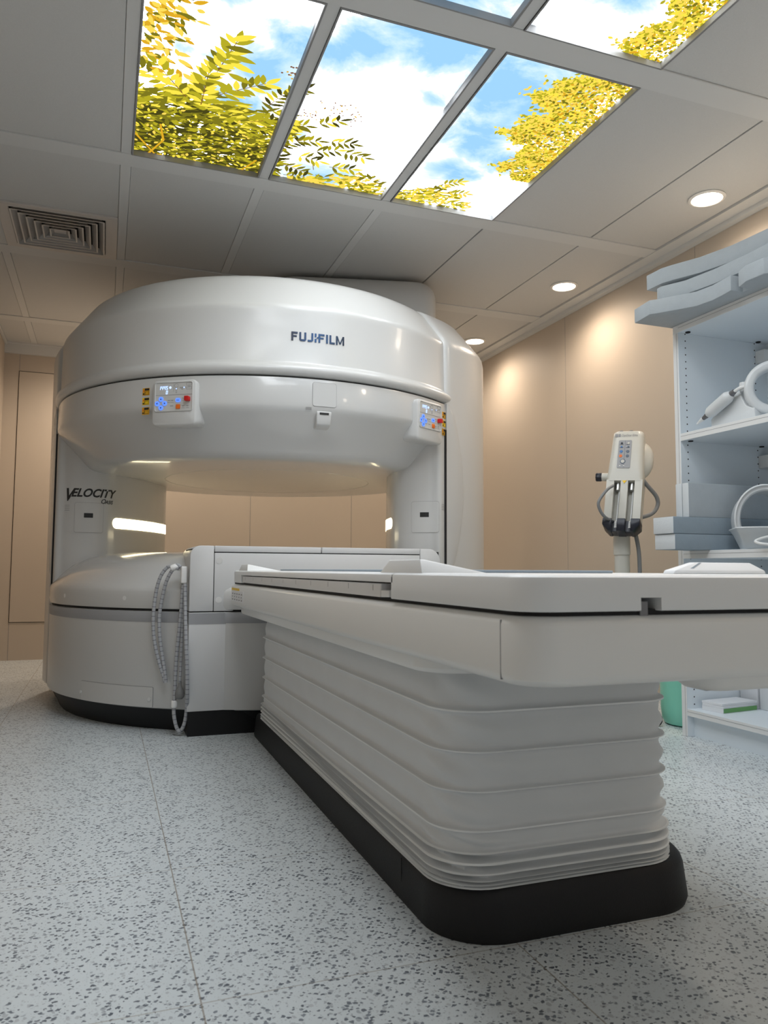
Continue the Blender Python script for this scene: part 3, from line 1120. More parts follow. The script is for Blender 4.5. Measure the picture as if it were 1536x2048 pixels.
# control panels
def control_panel(az, flip):
    t_dir = Vector((-sin(radians(az)), cos(radians(az)), 0))
    n_dir = Vector((cos(radians(az)), sin(radians(az)), 0))
    o = Vector((CX, CY, 0)) + n_dir * 1.203
    pmap = lambda u, v, w: o + t_dir * u + Vector((0, 0, v)) + n_dir * w
    hb = MB()
    rings = []
    for w, sx, z0, z1, rr in ((-.26, 1.10, 1.380, 1.574, .03), (-.05, 1.05, 1.368, 1.574, .03), (-.008, 1.0, 1.366, 1.576, .022), (-.002, .97, 1.370, 1.573, .019), (.0, .94, 1.374, 1.570, .016)):
        rings.append([pmap(x, z, w) for x, z in rrect(-.108 * sx, .108 * sx, z0, z1, rr, 6)])
    hb.loft(rings)
    cp = hb.build('control_panel', M['shell_satin'], mri, ang=45)
    sb = MB()
    rings = [[pmap(x, z, w) for x, z in rrect(-.094 + i, .094 - i, 1.431 + i, 1.566 - i, .010, 5)] for w, i in ((-.002, 0), (.0035, 0), (.0045, .002), (.001, .0035))]
    sb.loft(rings)
    sb.build('display_face', [M['screen']], cp, ang=30)
    e0, e1 = .0008, .0018
    ln = MB()
    plate(ln, pmap, -.090, .090, 1.5065, 1.508, 0, e0, e1, 2)
    plate(ln, pmap, -.002, -.001, 1.522, 1.555, 0, e0, e1, 1)
    n = 24
    cc = (.012, 1.549)
    for i in range(n):
        a, b = 2 * pi * i / n, 2 * pi * (i + 1) / n
        poly(ln, pmap, [(cc[0] + r_ * cos(t), cc[1] + r_ * sin(t)) for r_, t in ((.0085, a), (.0097, a), (.0097, b), (.0085, b))], e0, e1)
    frame_lines(ln, pmap, .0085, .0155, 1.515, 1.537, .0010, e0, e1, 1)
    frame_lines(ln, pmap, .060, .088, 1.548, 1.560, .0011, e0, e1, 1)
    frame_lines(ln, pmap, .060, .088, 1.530, 1.541, .0011, e0, e1, 1)
    frame_lines(ln, pmap, .070, .079, 1.541, 1.548, .0010, e0, e1, 1)
    frame_lines(ln, pmap, .030, .055, 1.537, 1.541, .0010, e0, e1, 1)
    frame_lines(ln, pmap, .038, .045, 1.530, 1.537, .0010, e0, e1, 1)
    ln.build('panel_diagram', M['greyink'], cp, flat=True)
    def seven(u, v, segs, w=.0085, h=.0165, t=.0022):
        dg_ = MB()
        S_ = {'a': (0, w, h - t, h), 'g': (0, w, h / 2 - t / 2, h / 2 + t / 2), 'd': (0, w, 0, t), 'f': (0, t, h / 2, h), 'e': (0, t, 0, h / 2), 'b': (w - t, w, h / 2, h), 'c': (w - t, w, 0, h / 2)}
        for s_ in segs:
            a = S_[s_]
            poly(dg_, pmap, [(u + x + (y * .12), v + y) for x, y in ((a[0], a[2]), (a[1], a[2]), (a[1], a[3]), (a[0], a[3]))], e0, e1)
        dg_.build('display_digit', M['digit'], cp, flat=True)
    for k, s_ in enumerate(('bc', 'fgbc', 'fgbc', 'afgcd')):
        seven(-.075 + k * .0118, 1.532, s_)
    seven(-.0396, 1.511, 'abcdef')
    for a in ((-.018, 1.541, .0055), (.012, 1.535, .0028), (.050, 1.539, .0032)):
        disc(MB_ := MB(), pmap, *a, e0, e1, 10)
        MB_.build('indicator_light', M['digit'], cp, flat=True)
    for (du, dv), a in (((0, .0195), 90), ((0, -.0195), 270), ((-.0185, 0), 180), ((.0185, 0), 0)):
        bb = MB()
        disc(bb, pmap, -.062 + du, 1.469 + dv, .0115, 0, .004, 20)
        ar = radians(a)
        poly(bb, pmap, [(-.062 + du + .005 * cos(ar + k * 2 * pi / 3), 1.469 + dv + .005 * sin(ar + k * 2 * pi / 3)) for k in range(3)], .004, .0048, 1)
        bb.build('arrow_button', [M['blue'], M['blued']], cp, flat=True)
    bb = MB()
    plate(bb, pmap, .010, .034, 1.472, 1.491, .007, 0, .004, 4)
    poly(bb, pmap, [(.015, 1.481), (.020, 1.484), (.020, 1.478)], .004, .0048, 1)
    poly(bb, pmap, [(.029, 1.481), (.024, 1.484), (.024, 1.478)], .004, .0048, 1)
    bb.build('mode_button', [M['blue'], M['blued']], cp, flat=True)
    MB().prism(rrect(-.0105, .0105, -.0105, .0105, .003, 3), 0, .022, T=lambda v: pmap(.071 + v.x, 1.485 + v.y, v.z)).build('stop_button', M['red'], cp, bevel=.001, seg=2)
    MB().prism(rrect(-.010, .010, -.010, .010, .002, 3), 0, .006, T=lambda v: pmap(.023 + v.x, 1.452 + v.y, v.z)).build('orange_button', M['orange'], cp, bevel=.001, seg=2)
    for (u_, v_) in ((.047, 1.487), (.047, 1.452), (.069, 1.452), (-.006, 1.479), (-.023, 1.479), (-.008, 1.457)):
        kb = MB()
        if v_ > 1.46 or u_ > 0:
            for q in range(2):
                plate(kb, pmap, u_ - .008, u_ + .007, v_ - .007 + q * .010, v_ - .0056 + q * .010, 0, e0, e1, 1)
            plate(kb, pmap, u_ - .004, u_ + .003, v_ + .001, v_ + .0022, 0, e0, e1, 1)
        else:
            plate(kb, pmap, u_ - .009, u_ + .007, v_ - .002, v_ + .001, 0, e0, e1, 1)
        kb.build('key_outline', M['greyink'], cp, flat=True)
    return cp


control_panel(237.6, False)
control_panel(300.6, True)
# yellow warning stickers
for az, du in ((237.6, -.158), (300.6, .171)):
    wmap = drum(az, 1.181)
    for k in range(3):
        z0 = 1.519 - k * .045
        wl = MB()
        plate(wl, wmap, du - .019, du + .019, z0, z0 + .034, 0, -.002, .001, 2)
        plate(wl, wmap, du - .006, du + .018, z0 + .022, z0 + .032, 0, .001, .0016, 2, 1)
        plate(wl, wmap, du - .007, du - .006, z0 + .001, z0 + .033, 0, .001, .0016, 1, 1)
        poly(wl, wmap, [(du - .018, z0 + .018), (du - .008, z0 + .018), (du - .013, z0 + .028)], .001, .0015, 2)
        frame_lines(wl, wmap, du - .0045, du + .016, z0 + .003, z0 + .018, .001, .001, .0016, 1, 1)
        disc(wl, wmap, du - .013, z0 + .007, .004, .001, .0016, 8, 1)
        wl.build('warning_sticker', [M['yellow'] if k == 1 else M['yellow2'], M['ink'], M['orange']], mri, flat=True)

# square cover plate and sensor slot under the rim
cm = drum(270, 1.181)
sq = MB()
plate(sq, cm, -.042, .074, 1.470, 1.584, .012, -.003, .0012, 8)
sq = sq.build('cover_outline', M['faint'], mri)
sq2 = MB()
plate(sq2, cm, -.0405, .0725, 1.4715, 1.5825, .0108, -.002, .0022, 8)
sq2.build('cover_plate', M['shell_satin'], mri)
pk = MB()
o_ = Vector((CX + .016, CY - 1.181, 0))
rings = []
for z, yo, h in ((1.452, .004, .036), (1.44, .002, .036), (1.39, .012, .034), (1.375, .04, .033)):
    rings.append([Vector((o_.x - h, o_.y + yo, z)), Vector((o_.x + h, o_.y + yo, z)), Vector((o_.x + h, o_.y + .12, z)), Vector((o_.x - h, o_.y + .12, z))])
pk.loft(rings).build('sensor_pocket', M['shell_satin'], mri, bevel=.006, ang=50)
MB().box(o_.x - .022, o_.x + .022, o_.y + .0015, o_.y + .01, 1.434, 1.444).build('sensor_window', M['ink'], mri, flat=True)
tx = MB()
for k in range(3):
    plate(tx, cm, -.073, -.045, 1.452 + k * .005, 1.454 + k * .005, 0, 0, .001, 2)
tx.build('small_print', M['faint'], mri, flat=True)

# service hatch and screws on the lower drum
hm = drum(223.2, 1.186)
hh = MB()
plate(hh, hm, -.222, .226, .108, .197, .006, -.003, .0012, 16)
hh = hh.build('hatch_outline', M['greyink'], mri)
hh2 = MB()
plate(hh2, hm, -.2200, .2240, .108, .195, .005, -.003, .0024, 16)
hh2 = hh2.build('service_hatch', M['shell_satin'], mri)
for u_ in (-.222, .208):
    s_ = MB()
    disc(s_, hm, u_, .143, .0075, 0, .006, 14)
    s_.build('screw_cap', M['plug'], hh2)
for az, z in ((203, .587), (226, .587)):
    s_ = MB()
    disc(s_, drum(az, 1.189), 0, z, .010, -.002, .001, 16)
    s_.build('plug_cap', M['plug'], mri)

# door panels with dark windows, lettering and small print on the posts
for side in 'lr':
    pm_, tot = PMAP[side]
    k = 1 if side == 'l' else -1
    c0 = .226 if side == 'l' else .13
    f = (lambda pm_, k: (lambda u, v, w: pm_(u * k, v, w)))(pm_, k)
    b = MB()
    plate(b, f, k * c0 - .075, k * c0 + .075, .915, 1.08, .012, -.003, .0012, 8)
    b.build('cover_outline', M['faint'], mri)
    b = MB()
    plate(b, f, k * c0 - .0735, k * c0 + .0735, .9165, 1.0785, .011, -.003, .0022, 8)
    pd = b.build('post_panel', M['shell'], mri)
    b = MB()
    plate(b, f, k * c0 - .004 - .022, k * c0 - .004 + .024, .997, 1.022, 0, .002, .0032, 2)
    b.build('dark_window', M['ink'], pd, flat=True)
    b = MB()
    for q in range(4):
        s0 = .110 if side == 'l' else .024
        plate(b, pm_, s0 - .014, s0 + .014, 1.035 + q * .009, 1.037 + q * .009, 0, 0, .001, 2)
    b.build('small_print', M['faint'], mri, flat=True)
vl = MB()
pm_ = PMAP['l'][0]
u, k_ = .088, .88
text_into(vl, 'V', pm_, u, 1.090, .066, shear=.35, wide=.95 * k_, bold=.03)
text_into(vl, 'ELOCITY', pm_, u + .046 * k_, 1.112, .044, shear=.35, wide=1.06 * k_, bold=.030)
text_into(vl, 'O', pm_, u + .222 * k_, 1.077, .026, shear=.3, wide=k_, bold=.015)
text_into(vl, 'ASIS', pm_, u + .250 * k_, 1.077, .020, shear=.3, wide=k_, bold=.015)
vl.build('model_lettering', M['ink'], mri, flat=True)

# docking box in front of the lower drum
FB = 3.42


def dock_block(x0, x1, z0, z1, rl, rr, name, y0=FB, m='box'):
    pts = [(x0, z0), (x1, z0)]
    for i in range(9):
        a = pi / 2 * i / 8
        if rr:
            pts.append((x1 - rr + rr * cos(a), z1 - rr + rr * sin(a)))
    if not rr:
        pts.append((x1, z1))
    if rl:
        for i in range(9):
            a = pi / 2 + pi / 2 * i / 8
            pts.append((x0 + rl + rl * cos(a), z1 - rl + rl * sin(a)))
    else:
        pts.append((x0, z1))
    return MB().prism(pts, y0, 3.78, T=lambda v: Vector((v.x, v.z, v.y))).build(name, M[m], mri, bevel=.003, seg=2)


dock_block(.352, .4545, .536, .824, .045, 0, 'dock_end_block')
dock_block(1.443, 1.548, .536, .824, 0, .06, 'dock_end_block')
mp_ = dock_block(.4575, 1.440, .536, .793, 0, 0, 'dock_front_panel')
dock_block(.4575, .944, .797, .824, 0, 0, 'dock_top_rail')
dock_block(.948, 1.440, .797, .824, 0, 0, 'dock_top_rail')
MB().box(.36, 1.545, FB + .012, 3.7, .530, .81).build('dock_gap', M['gap'], mri, flat=True)
lb = dock_block(.352, 1.548, .106, .531, 0, 0, 'dock_lower_panel')
MB().box(.3515, 1.5485, FB - .0006, FB + .05, .480, .529).build('grey_band', M['stripe'], mri, flat=True)
MB().box(.357, 1.543, FB + .004, 3.7, 0, .106).build('kick_base', M['black'], mri, flat=True)
fm = plane_map((0, FB, 0), (1, 0, 0), (0, 0, 1))
for x, z in ((.478, .758), (.478, .585), (1.42, .758), (1.42, .585)):
    s_ = MB()
    disc(s_, fm, x, z, .014, -.002, .0012, 20)
    s_.build('plug_cap', M['plug'], mp_)

# cord hook on the side of the dock
ch = MB()
ch.box(.318, .343, 3.445, 3.49, .658, .732)
ch.box(.30, .322, 3.48, 3.489, .712, .722)
ch.build('cord_hook', M['white'], mri, bevel=.005)


def striped(pts, r, k=10, gap=7):
    P = catmull(pts, k)
    # resample evenly so that the sleeve marks have one pitch
    acc = [0.]
    for a, b in zip(P, P[1:]):
        acc.append(acc[-1] + (b - a).length)
    n = int(acc[-1] / .0030)
    out = []
    j = 0
    for i in range(n + 1):
        s_ = acc[-1] * i / n
        while j < len(acc) - 2 and acc[j + 1] < s_:
            j += 1
        out.append(P[j].lerp(P[j + 1], (s_ - acc[j]) / max(1e-9, acc[j + 1] - acc[j])))
    return MB().tube(out, r, 10, stripes=gap)


c1 = thing('looped_cord', 'grey striped cord folded over, hanging as a free loop beside the dock hook', 'cord', (.25, 3.52, .22))
striped([(.318, 3.478, .728), (.305, 3.480, .738), (.289, 3.488, .732), (.263, 3.500, .728), (.234, 3.51, .684), (.217, 3.525, .605), (.210, 3.53, .495), (.219, 3.53, .397), (.240, 3.525, .309), (.258, 3.518, .254), (.267, 3.510, .222)], .0078).build('cord_strand', [M['cord'], M['corddark']], c1)
striped([(.310, 3.476, .722), (.287, 3.484, .720), (.262, 3.500, .671), (.247, 3.515, .605), (.236, 3.525, .517), (.239, 3.525, .429), (.252, 3.524, .341), (.265, 3.514, .266), (.270, 3.507, .222)], .0078).build('cord_strand', [M['cord'], M['corddark']], c1)
MB().lathe([(0, -.016), (.012, -.016), (.0145, -.011), (.0145, .011), (.012, .016), (0, .016)], n=20, T=Matrix.Translation((.291, 3.486, .727)) @ Matrix.Rotation(radians(70), 4, 'Y')).build('cord_clip', M['white'], c1)
c2 = thing('call_bulb_cord', 'grey striped cord with squeeze bulb and white coupler, hanging down to the floor', 'cord', (.33, 3.47, .016))
striped([(.329, 3.462, .656), (.322, 3.466, .518), (.312, 3.471, .387), (.307, 3.474, .278), (.305, 3.476, .148), (.304, 3.474, .094), (.314, 3.462, .041), (.328, 3.452, .022), (.343, 3.446, .042), (.353, 3.44, .096), (.352, 3.41, .193), (.346, 3.405, .323), (.340, 3.42, .453), (.336, 3.452, .656)], .0082).build('cord_strand', [M['cord'], M['corddark']], c2)
striped([(.334, 3.462, .654), (.330, 3.465, .475), (.327, 3.466, .322), (.325, 3.466, .228)], .006).build('bulb_cord', [M['cord'], M['corddark']], c2)
MB().lathe([(0, .232), (.006, .232), (.0075, .215), (.011, .205), (.018, .192), (.021, .178), (.019, .165), (.012, .156), (0, .154)], (.326, 3.466, 0), 24).build('squeeze_bulb', M['bulb'], c2)
MB().lathe([(0, .118), (.011, .118), (.0135, .122), (.0135, .146), (.011, .150), (0, .150)], (.305, 3.475, 0), 24).build('cord_coupler', M['white'], c2)

# ------------------------------------------------------------------ patient table
BX0, BX1, BC = .52, 1.38, .95
bed = thing('patient_table', 'white patient table on a pleated grey bellows with a long black plinth', 'medical table', (BC, 2.2, 0))


def rpoly(x0, x1, y0, y1, rn, rf, n=8):
    out = []
    for cx, cy, a, r in ((x1 - rf, y1 - rf, 0, rf), (x0 + rf, y1 - rf, 90, rf), (x0 + rn, y0 + rn, 180, rn), (x1 - rn, y0 + rn, 270, rn)):
        for i in range(n + 1):
            t = radians(a + 90 * i / n)
            out.append(Vector((cx + r * cos(t), cy + r * sin(t))))
    return out


rings = []
for z, ins in ((0, 0), (.012, -.003), (.080, .003), (.092, .006), (.100, .012), (.1035, .022)):
    rings.append([Vector((p.x, p.y, z)) for p in rpoly(.633 + ins, 1.258 - ins, 1.352 + ins, 3.345 - ins, .135, .01, 12)])
MB().loft(rings).build('plinth', M['plinth'], bed, ang=30)
MB().box(.6322, .634, 1.605, 1.6065, .004, .09).build('plinth_joint', M['gap'], bed, flat=True)

near = [.540, .441, .362, .285, .209, .168, .149, .131, .118, .109, .1025]
far = [.540, .437, .354, .272, .194, .160, .148, .134, .121, .110, .1025]
bl = MB()
bpts = []


def dense(pl, step=.05):
    out = []
    for i in range(len(pl)):
        a, b = pl[i], pl[(i + 1) % len(pl)]
        n = max(1, int((b - a).length / step))
        out += [a.lerp(b, j / n) for j in range(n)]
    return out


basep = dense(rpoly(.645, 1.196, 1.378, 3.25, .095, .06, 10))
nb = len(basep)
nor = []
for i in range(nb):
    d_ = (basep[(i + 1) % nb] - basep[i - 1]).normalized()
    nor.append(Vector((d_.y, -d_.x)))
rings = []
ridge = []
for k in range(len(near) - 1):
    span = near[k] - near[k + 1]
    last = k == len(near) - 2
    E_ = [0, .0015, .0028, .0045, .0075, .012, .019]
    E_ = [e for e in E_ if e < span * .42]
    ts = [e / span for e in E_] + ([.5] if span < .04 else [.36, .5, .64]) + [1 - e / span for e in E_[::-1]]
    if not last:
        ts = ts[:-1]
    for t in ts:
        e = min(t, 1 - t) * span
        ridge.append(e < .0024)
        o_ = .0165 * max(0, 1 - (e / .0016) ** 2 * .08) if e < .0016 else .0155 * math.exp(-(e - .0015) / .0033)
        o_ += (-.005 + .009 * sin(pi * t)) if span > .04 else -.007 * sin(pi * t)
        ring = []
        for p, n_ in zip(basep, nor):
            fy = (p.y - 1.385) / 1.865
            zn = near[k] + (near[k + 1] - near[k]) * t
            zf = far[k] + (far[k + 1] - far[k]) * t
            z = zn + (zf - zn) * fy
            corner = max(0, 1 - hypot(p.x - .68, p.y - 1.42) / .16)
            corner2 = max(0, 1 - hypot(p.x - 1.22, p.y - 1.42) / .12)
            wr = .009 * corner * sin(t * 7 + k * 2.1 + p.y * 40 - p.x * 30) * sin(pi * t) + .008 * corner2 * sin(t * 11 + k) * sin(pi * t)
            top = -.020 * max(0, (z - .47) / .07) if z > .47 else 0
            low_ = .010 * sin(p.y * 3 + k) * (1 if k > 4 else .25) * .25
            q = p + n_ * (o_ + wr + top)
            ring.append(Vector((q.x, q.y, z + low_ * (1 if 0 < k < 9 else 0))))
        rings.append(ring)
bl.loft(rings)
for r_ in range(len(rings) - 1):
    if ridge[r_] and ridge[r_ + 1]:
        for i in range(nb):
            bl.mi[r_ * nb + i] = 1
bl.build('bellows', [M['fabric'], M['piping']], bed, ang=48)

rings = []
for z, ins in ((.530, .012), (.533, .004), (.540, 0), (.566, 0)):
    rings.append([Vector((p.x, p.y, z)) for p in rpoly(.552 + ins, 1.348 - ins, 1.27 + ins, 3.28 - ins, .08, .02)])
MB().loft(rings).build('carriage_plate', M['bedwhite'], bed, ang=30)

rings = []
for z, ins in ((.563, .016), (.566, .007), (.573, .001), (.580, 0), (.646, 0), (.652, .002), (.657, .007), (.659, .014)):
    rings.append([Vector((p.x, p.y, z)) for p in rpoly(BX0 + ins, BX1 - ins, .88 + ins, 3.345 - ins, .055, .02)])
MB().loft(rings).build('table_tray', M['bedwhite'], bed, ang=35)
MB().box(BX0 - .0004, BX0 + .004, .9455, .947, .570, .652).build('tray_joint', M['greyink'], bed, flat=True)
MB().prism(rpoly(BX0 + .012, BX1 - .012, .892, 3.33, .055, .01), .657, .667).build('table_gap', M['gap'], bed, flat=True)
# pedal-like pod under the near end
rings = []
for z, ins in ((.538, .03), (.542, .012), (.552, .003), (.566, 0)):
    rings.append([Vector((p.x, p.y, z)) for p in rpoly(.842 + ins, 1.06 - ins, .90 + ins, 1.0 - ins, .03, .03)])
MB().loft(rings).build('under_handle', M['bedwhite'], bed, ang=40)
# table top with its side recess and latch notch
tp = MB()
Z0, Z1 = .665, .7135
NX0, NX1 = .704, .739


def slab(poly_, z0, z1, e=.004):
    rings = []
    c_ = sum(poly_, Vector((0, 0))) / len(poly_)
    for z, i in ((z0, e), (z0 + e * .4, e * .3), (z0 + e, 0), (z1, 0)):
        rings.append([Vector((p.x - math.copysign(i, p.x - c_.x), p.y - math.copysign(i, p.y - c_.y), z)) for p in poly_])
    tp.loft(rings)


yn = .878
left_p = [Vector(p) for p in ((NX0, 1.38), (NX0, yn))]
lp = [Vector((NX0, yn))] + [Vector((BX0 + .05 + .05 * cos(radians(a)), yn + .05 + .05 * sin(radians(a)))) for a in range(270, 179, -15)] + [Vector((BX0, 1.378)), Vector((NX0, 1.378))]
slab(lp, Z0, .6836, .0015)
rp = [Vector((NX1, 1.378)), Vector((BX1, 1.378))] + [Vector((BX1 - .05 + .05 * cos(radians(a)), yn + .05 + .05 * sin(radians(a)))) for a in range(0, -91, -15)] + [Vector((NX1, yn))]
slab(rp, Z0, .6836, .0015)
tp.box(NX0 - .01, NX1 + .01, yn + .07, 1.378, Z0, .69)
full = rpoly(BX0, BX1, yn, 3.27, .05, .008)
rings = []
for z, i in ((.6835, 0), (.7065, 0), (.7115, .0015), (.7145, .006), (.7155, .012)):
    rings.append([Vector((p.x, p.y, z)) for p in rpoly(BX0 + i, BX1 - i, yn + i, 1.378, .05, .001)])
tp.loft(rings)
rings = []
for z, i in ((.6965, 0), (.7065, 0), (.7115, .0015), (.7145, .006), (.7155, .012)):
    rings.append([Vector((p.x, p.y, z)) for p in rpoly(BX0 + i, BX1 - i, 1.37, 3.27 - i, .001, .008)])
tp.loft(rings)
tp.box(BX0 + .045, BX1 - .045, 1.37, 3.26, Z0, .70)
tp.box(BX0 + .0005, BX1 - .0005, 3.095, 3.265, Z0, .70)
tp.build('table_top', M['bedtop'], bed, ang=35)
MB().box(.7105, .7245, .8885, .905, .652, .6785).build('latch_pin', M['darkmetal'], bed, bevel=.001, seg=1)
for xa, xb in ((BX0 + .006, BX0 + .04), (BX1 - .04, BX1 - .006)):
    rl = MB()
    rl.box(xa, xb, 1.452, 3.09, .667, .693)
    rl.box(xa, xb, 1.405, 1.452, .667, .680)
    rl.build('scale_rail', M['rail'], bed, bevel=.0015, seg=2)
# yellow and white sticker on the far end
st = MB()
lm = plane_map((BX0, 0, 0), (0, -1, 0), (0, 0, 1))
plate(st, lm, -3.325, -3.03, .585, .632, .008, -.001, .0012, 6)
plate(st, lm, -3.320, -3.13, .632, .642, 0, -.001, .0014, 2, 1)
for k in range(5):
    for q in range(3):
        plate(st, lm, -3.30 + k * .055, -3.275 + k * .055 - .01 * (q % 2), .592 + q * .012, .597 + q * .012, 0, .0012, .0018, 1, 2)
st.build('caution_sticker', [M['paper'], M['yellow'], M['greyink']], bed, flat=True)


# coil socket blocks at the table edges
def socket(x0, sx, y0, y1, wd, wtop):
    b = MB()
    z0, z1 = .7145, .7395
    A = [Vector((x0, y0, z0)), Vector((x0, y1, z0)), Vector((x0 + sx * wd, y1, z0)), Vector((x0 + sx * wd, y0, z0))]
    B = [Vector((x0 + sx * .004, y0 + .018, z1)), Vector((x0 + sx * .004, y1 - .045, z1)), Vector((x0 + sx * wtop, y1 - .045, z1)), Vector((x0 + sx * wtop, y0 + .018, z1))]
    b.loft([A, B])
    b.build('coil_socket', M['bedtop'], bed, bevel=.002, seg=2)


socket(.528, 1, 1.245, 1.465, .135, .012)
socket(.528, 1, 3.0, 3.2, .135, .012)
socket(1.372, -1, 3.0, 3.2, .135, .012)
pd = thing('positioning_pad', 'white slope-sided positioning pad lying on the patient table in front of the shelf', 'pad', (1.19, 1.3, .7155))
b = MB()
b.loft([[Vector((x, y, .7156)) for x, y in ((1.075, 1.240), (1.317, 1.240), (1.317, 1.272), (1.075, 1.272))],
        [Vector((x, y, .7225)) for x, y in ((1.079, 1.240), (1.315, 1.240), (1.315, 1.272), (1.079, 1.272))],
        [Vector((x, y, .7390)) for x, y in ((1.139, 1.252), (1.286, 1.252), (1.286, 1.268), (1.139, 1.268))]])
b.build('pad_body', M['padw'], pd, bevel=.0015, seg=2)
b = MB()
b.add([(1.120, 1.2425, .7266), (1.128, 1.2425, .7266), (1.156, 1.2508, .7382), (1.149, 1.2508, .7382)], [(0, 1, 2, 3)])
b.build('pad_slot', M['pad'], pd, flat=True)
tag(MB().box(.66, 1.02, 1.36, 3.0, .7156, .7215).build('table_mat', M['pad'], bevel=.002, seg=2), 'thin blue-grey mat lying flat along the patient table top', 'mat')

# ------------------------------------------------------------------ shelf unit
SX, SY0, SY1 = 2.42, 1.40, 2.76
sh = thing('shelf_unit', 'tall white open shelf unit holding foam cushions and scanner coils', 'shelf unit', (2.69, 2.1, 0))
for y0, y1 in ((SY1 - .034, SY1), (SY0, SY0 + .034)):
    sp_ = MB().box(SX, XR - .012, y0, y1, 0, 1.805).build('side_panel', [M['drilled'], M['edge']], sh, bevel=.001, seg=1)
    for p in sp_.data.polygons:
        if p.normal.x < -.8:
            p.material_index = 1
    if y1 == SY1:
        MB().box(SX - .0006, SX + .002, SY1 - .0235, SY1 - .0225, 0, 1.805).build('edge_line', M['greyink'], sp_, flat=True)
for z0, z1 in ((.090, .120), (.777, .812), (1.306, 1.340), (1.805, 1.840)):
    tb = MB()
    if z1 > 1.8:
        tb.box(SX, XR - .012, SY0, SY1, z0, z1)
    else:
        tb.box(SX, XR - .012, SY0 + .034, SY1 - .034, z0, z1)
    sb_ = tb.build('shelf_board', [M['shelf'], M['edge']], sh, bevel=.001, seg=1)
    for p in sb_.data.polygons:
        if p.normal.x < -.8:
            p.material_index = 1
    MB().box(SX - .0006, SX + .002, SY0 + .03, SY1 - .035, (z0 + z1) / 2 + .003, (z0 + z1) / 2 + .0042).build('edge_line', M['greyink'], sb_, flat=True)
MB().box(SX + .035, SX + .052, SY0 + .034, SY1 - .034, 0, .090).build('kick_board', M['shelf'], sh, flat=True)
MB().box(XR - .03, XR - .012, SY0 + .034, SY1 - .034, .12, 1.805).build('back_panel', M['shelf'], sh, flat=True)
for z in (1.752, 1.252):
    MB().box(2.872, 2.94, 2.672, 2.726, z - .048, z + .012).build('corner_bracket', M['white'], sh, bevel=.004)
for z in (1.801, 1.302):
    for xx in (2.455, 2.87):
        b = MB().lathe([(0, z), (.011, z), (.011, z + .006), (0, z + .006)], (xx, 2.702, 0), 16)
        b.build('cam_lock', M['gap'], sh, flat=True)

# foam cushions on top of the unit


def cushion(name, label, front, z0, z1, m, back=2.9, yend=1.45, group='foam cushions on the shelf top'):
    pl = [Vector(p) for p in front] + [Vector((front[-1][0], yend)), Vector((back, yend)), Vector((back, front[0][1]))]
    b = MB().prism(pl, z0, z1)
    return tag(b.build(name, m, bevel=.004, seg=2), label, 'cushion', group)


cushion('foam_cushion', 'lowest grey foam cushion on the shelf top, with a slot and pointed overhanging end',
        [(2.222, 2.778), (2.205, 2.655), (2.225, 2.635), (2.27, 2.57), (2.318, 2.50), (2.33, 2.42), (2.322, 2.345), (2.315, 2.305), (2.375, 2.303), (2.375, 2.268), (2.318, 2.270), (2.295, 2.21), (2.30, 2.13), (2.40, 2.05), (2.44, 1.9)], 1.8405, 1.905, M['foam'])
cushion('foam_cushion', 'middle grey foam cushion on the shelf top, laminated of two layers',
        [(2.272, 2.685), (2.268, 2.655), (2.318, 2.56), (2.342, 2.42), (2.350, 2.25), (2.345, 2.15), (2.33, 2.0)], 1.913, 1.976, M['foam'])
cushion('foam_cushion', 'topmost grey foam cushion on the shelf top, with a stepped underside',
        [(2.272, 2.752), (2.275, 2.655), (2.292, 2.61), (2.345, 2.50), (2.380, 2.36), (2.392, 2.2), (2.40, 1.9)], 1.990, 2.060, M['foam'])
for zz in ((1.9052, 1.9128), (1.9762, 1.9898)):
    pass

# coil set on the upper shelf
cr = thing('surface_coil', 'white ring shaped receiver coil standing on the upper shelf', 'scanner coil', (2.60, 2.22, 1.34))
T = Matrix.Translation((2.555, 2.335, 1.472)) @ Matrix.Rotation(radians(-40), 4, 'Z') @ Matrix.Rotation(radians(90), 4, 'X')
prof = rrect(-.019, .019, -.034, .034, .014, 4)
rings = []
for i in range(49):
    a = 2 * pi * i / 48
    rings.append([T @ Vector(((.094 + x) * cos(a), (.094 + x) * sin(a), z)) for x, z in prof])
MB().loft(rings, caps=False).build('coil_ring', M['coil'], cr)
MB().lathe([(0, -.02), (.016, -.018), (.018, 0), (.016, .018), (0, .02)], n=16, T=Matrix.Translation((2.475, 2.412, 1.488))).build('ring_joint', M['coil'], cr)
MB().prism([(2.60, 1.3402), (2.60, 1.385), (2.535, 1.435), (2.515, 1.464), (2.435, 1.478), (2.425, 1.440), (2.405, 1.408), (2.375, 1.394), (2.362, 1.392), (2.358, 1.3402)], 2.476, 2.545, T=lambda v: Vector((v.z, v.x, v.y))).build('coil_stand', M['coil'], cr, bevel=.004)


def along(name, m, t0, t1, r0, r1, par, A, B, cap=.3):
    ax, L = (B - A).normalized(), (B - A).length
    n = 18
    pts = [A + ax * ((t0 + (t1 - t0) * i / n) * L) for i in range(n + 1)]
    f = (lambda s_: (r0 + (r1 - r0) * s_) * (min(1., .25 + .75 * sqrt(min(1, min(s_, 1 - s_) / .17))) if cap else 1))
    return MB().tube(pts, f, 20).build(name, m, par)


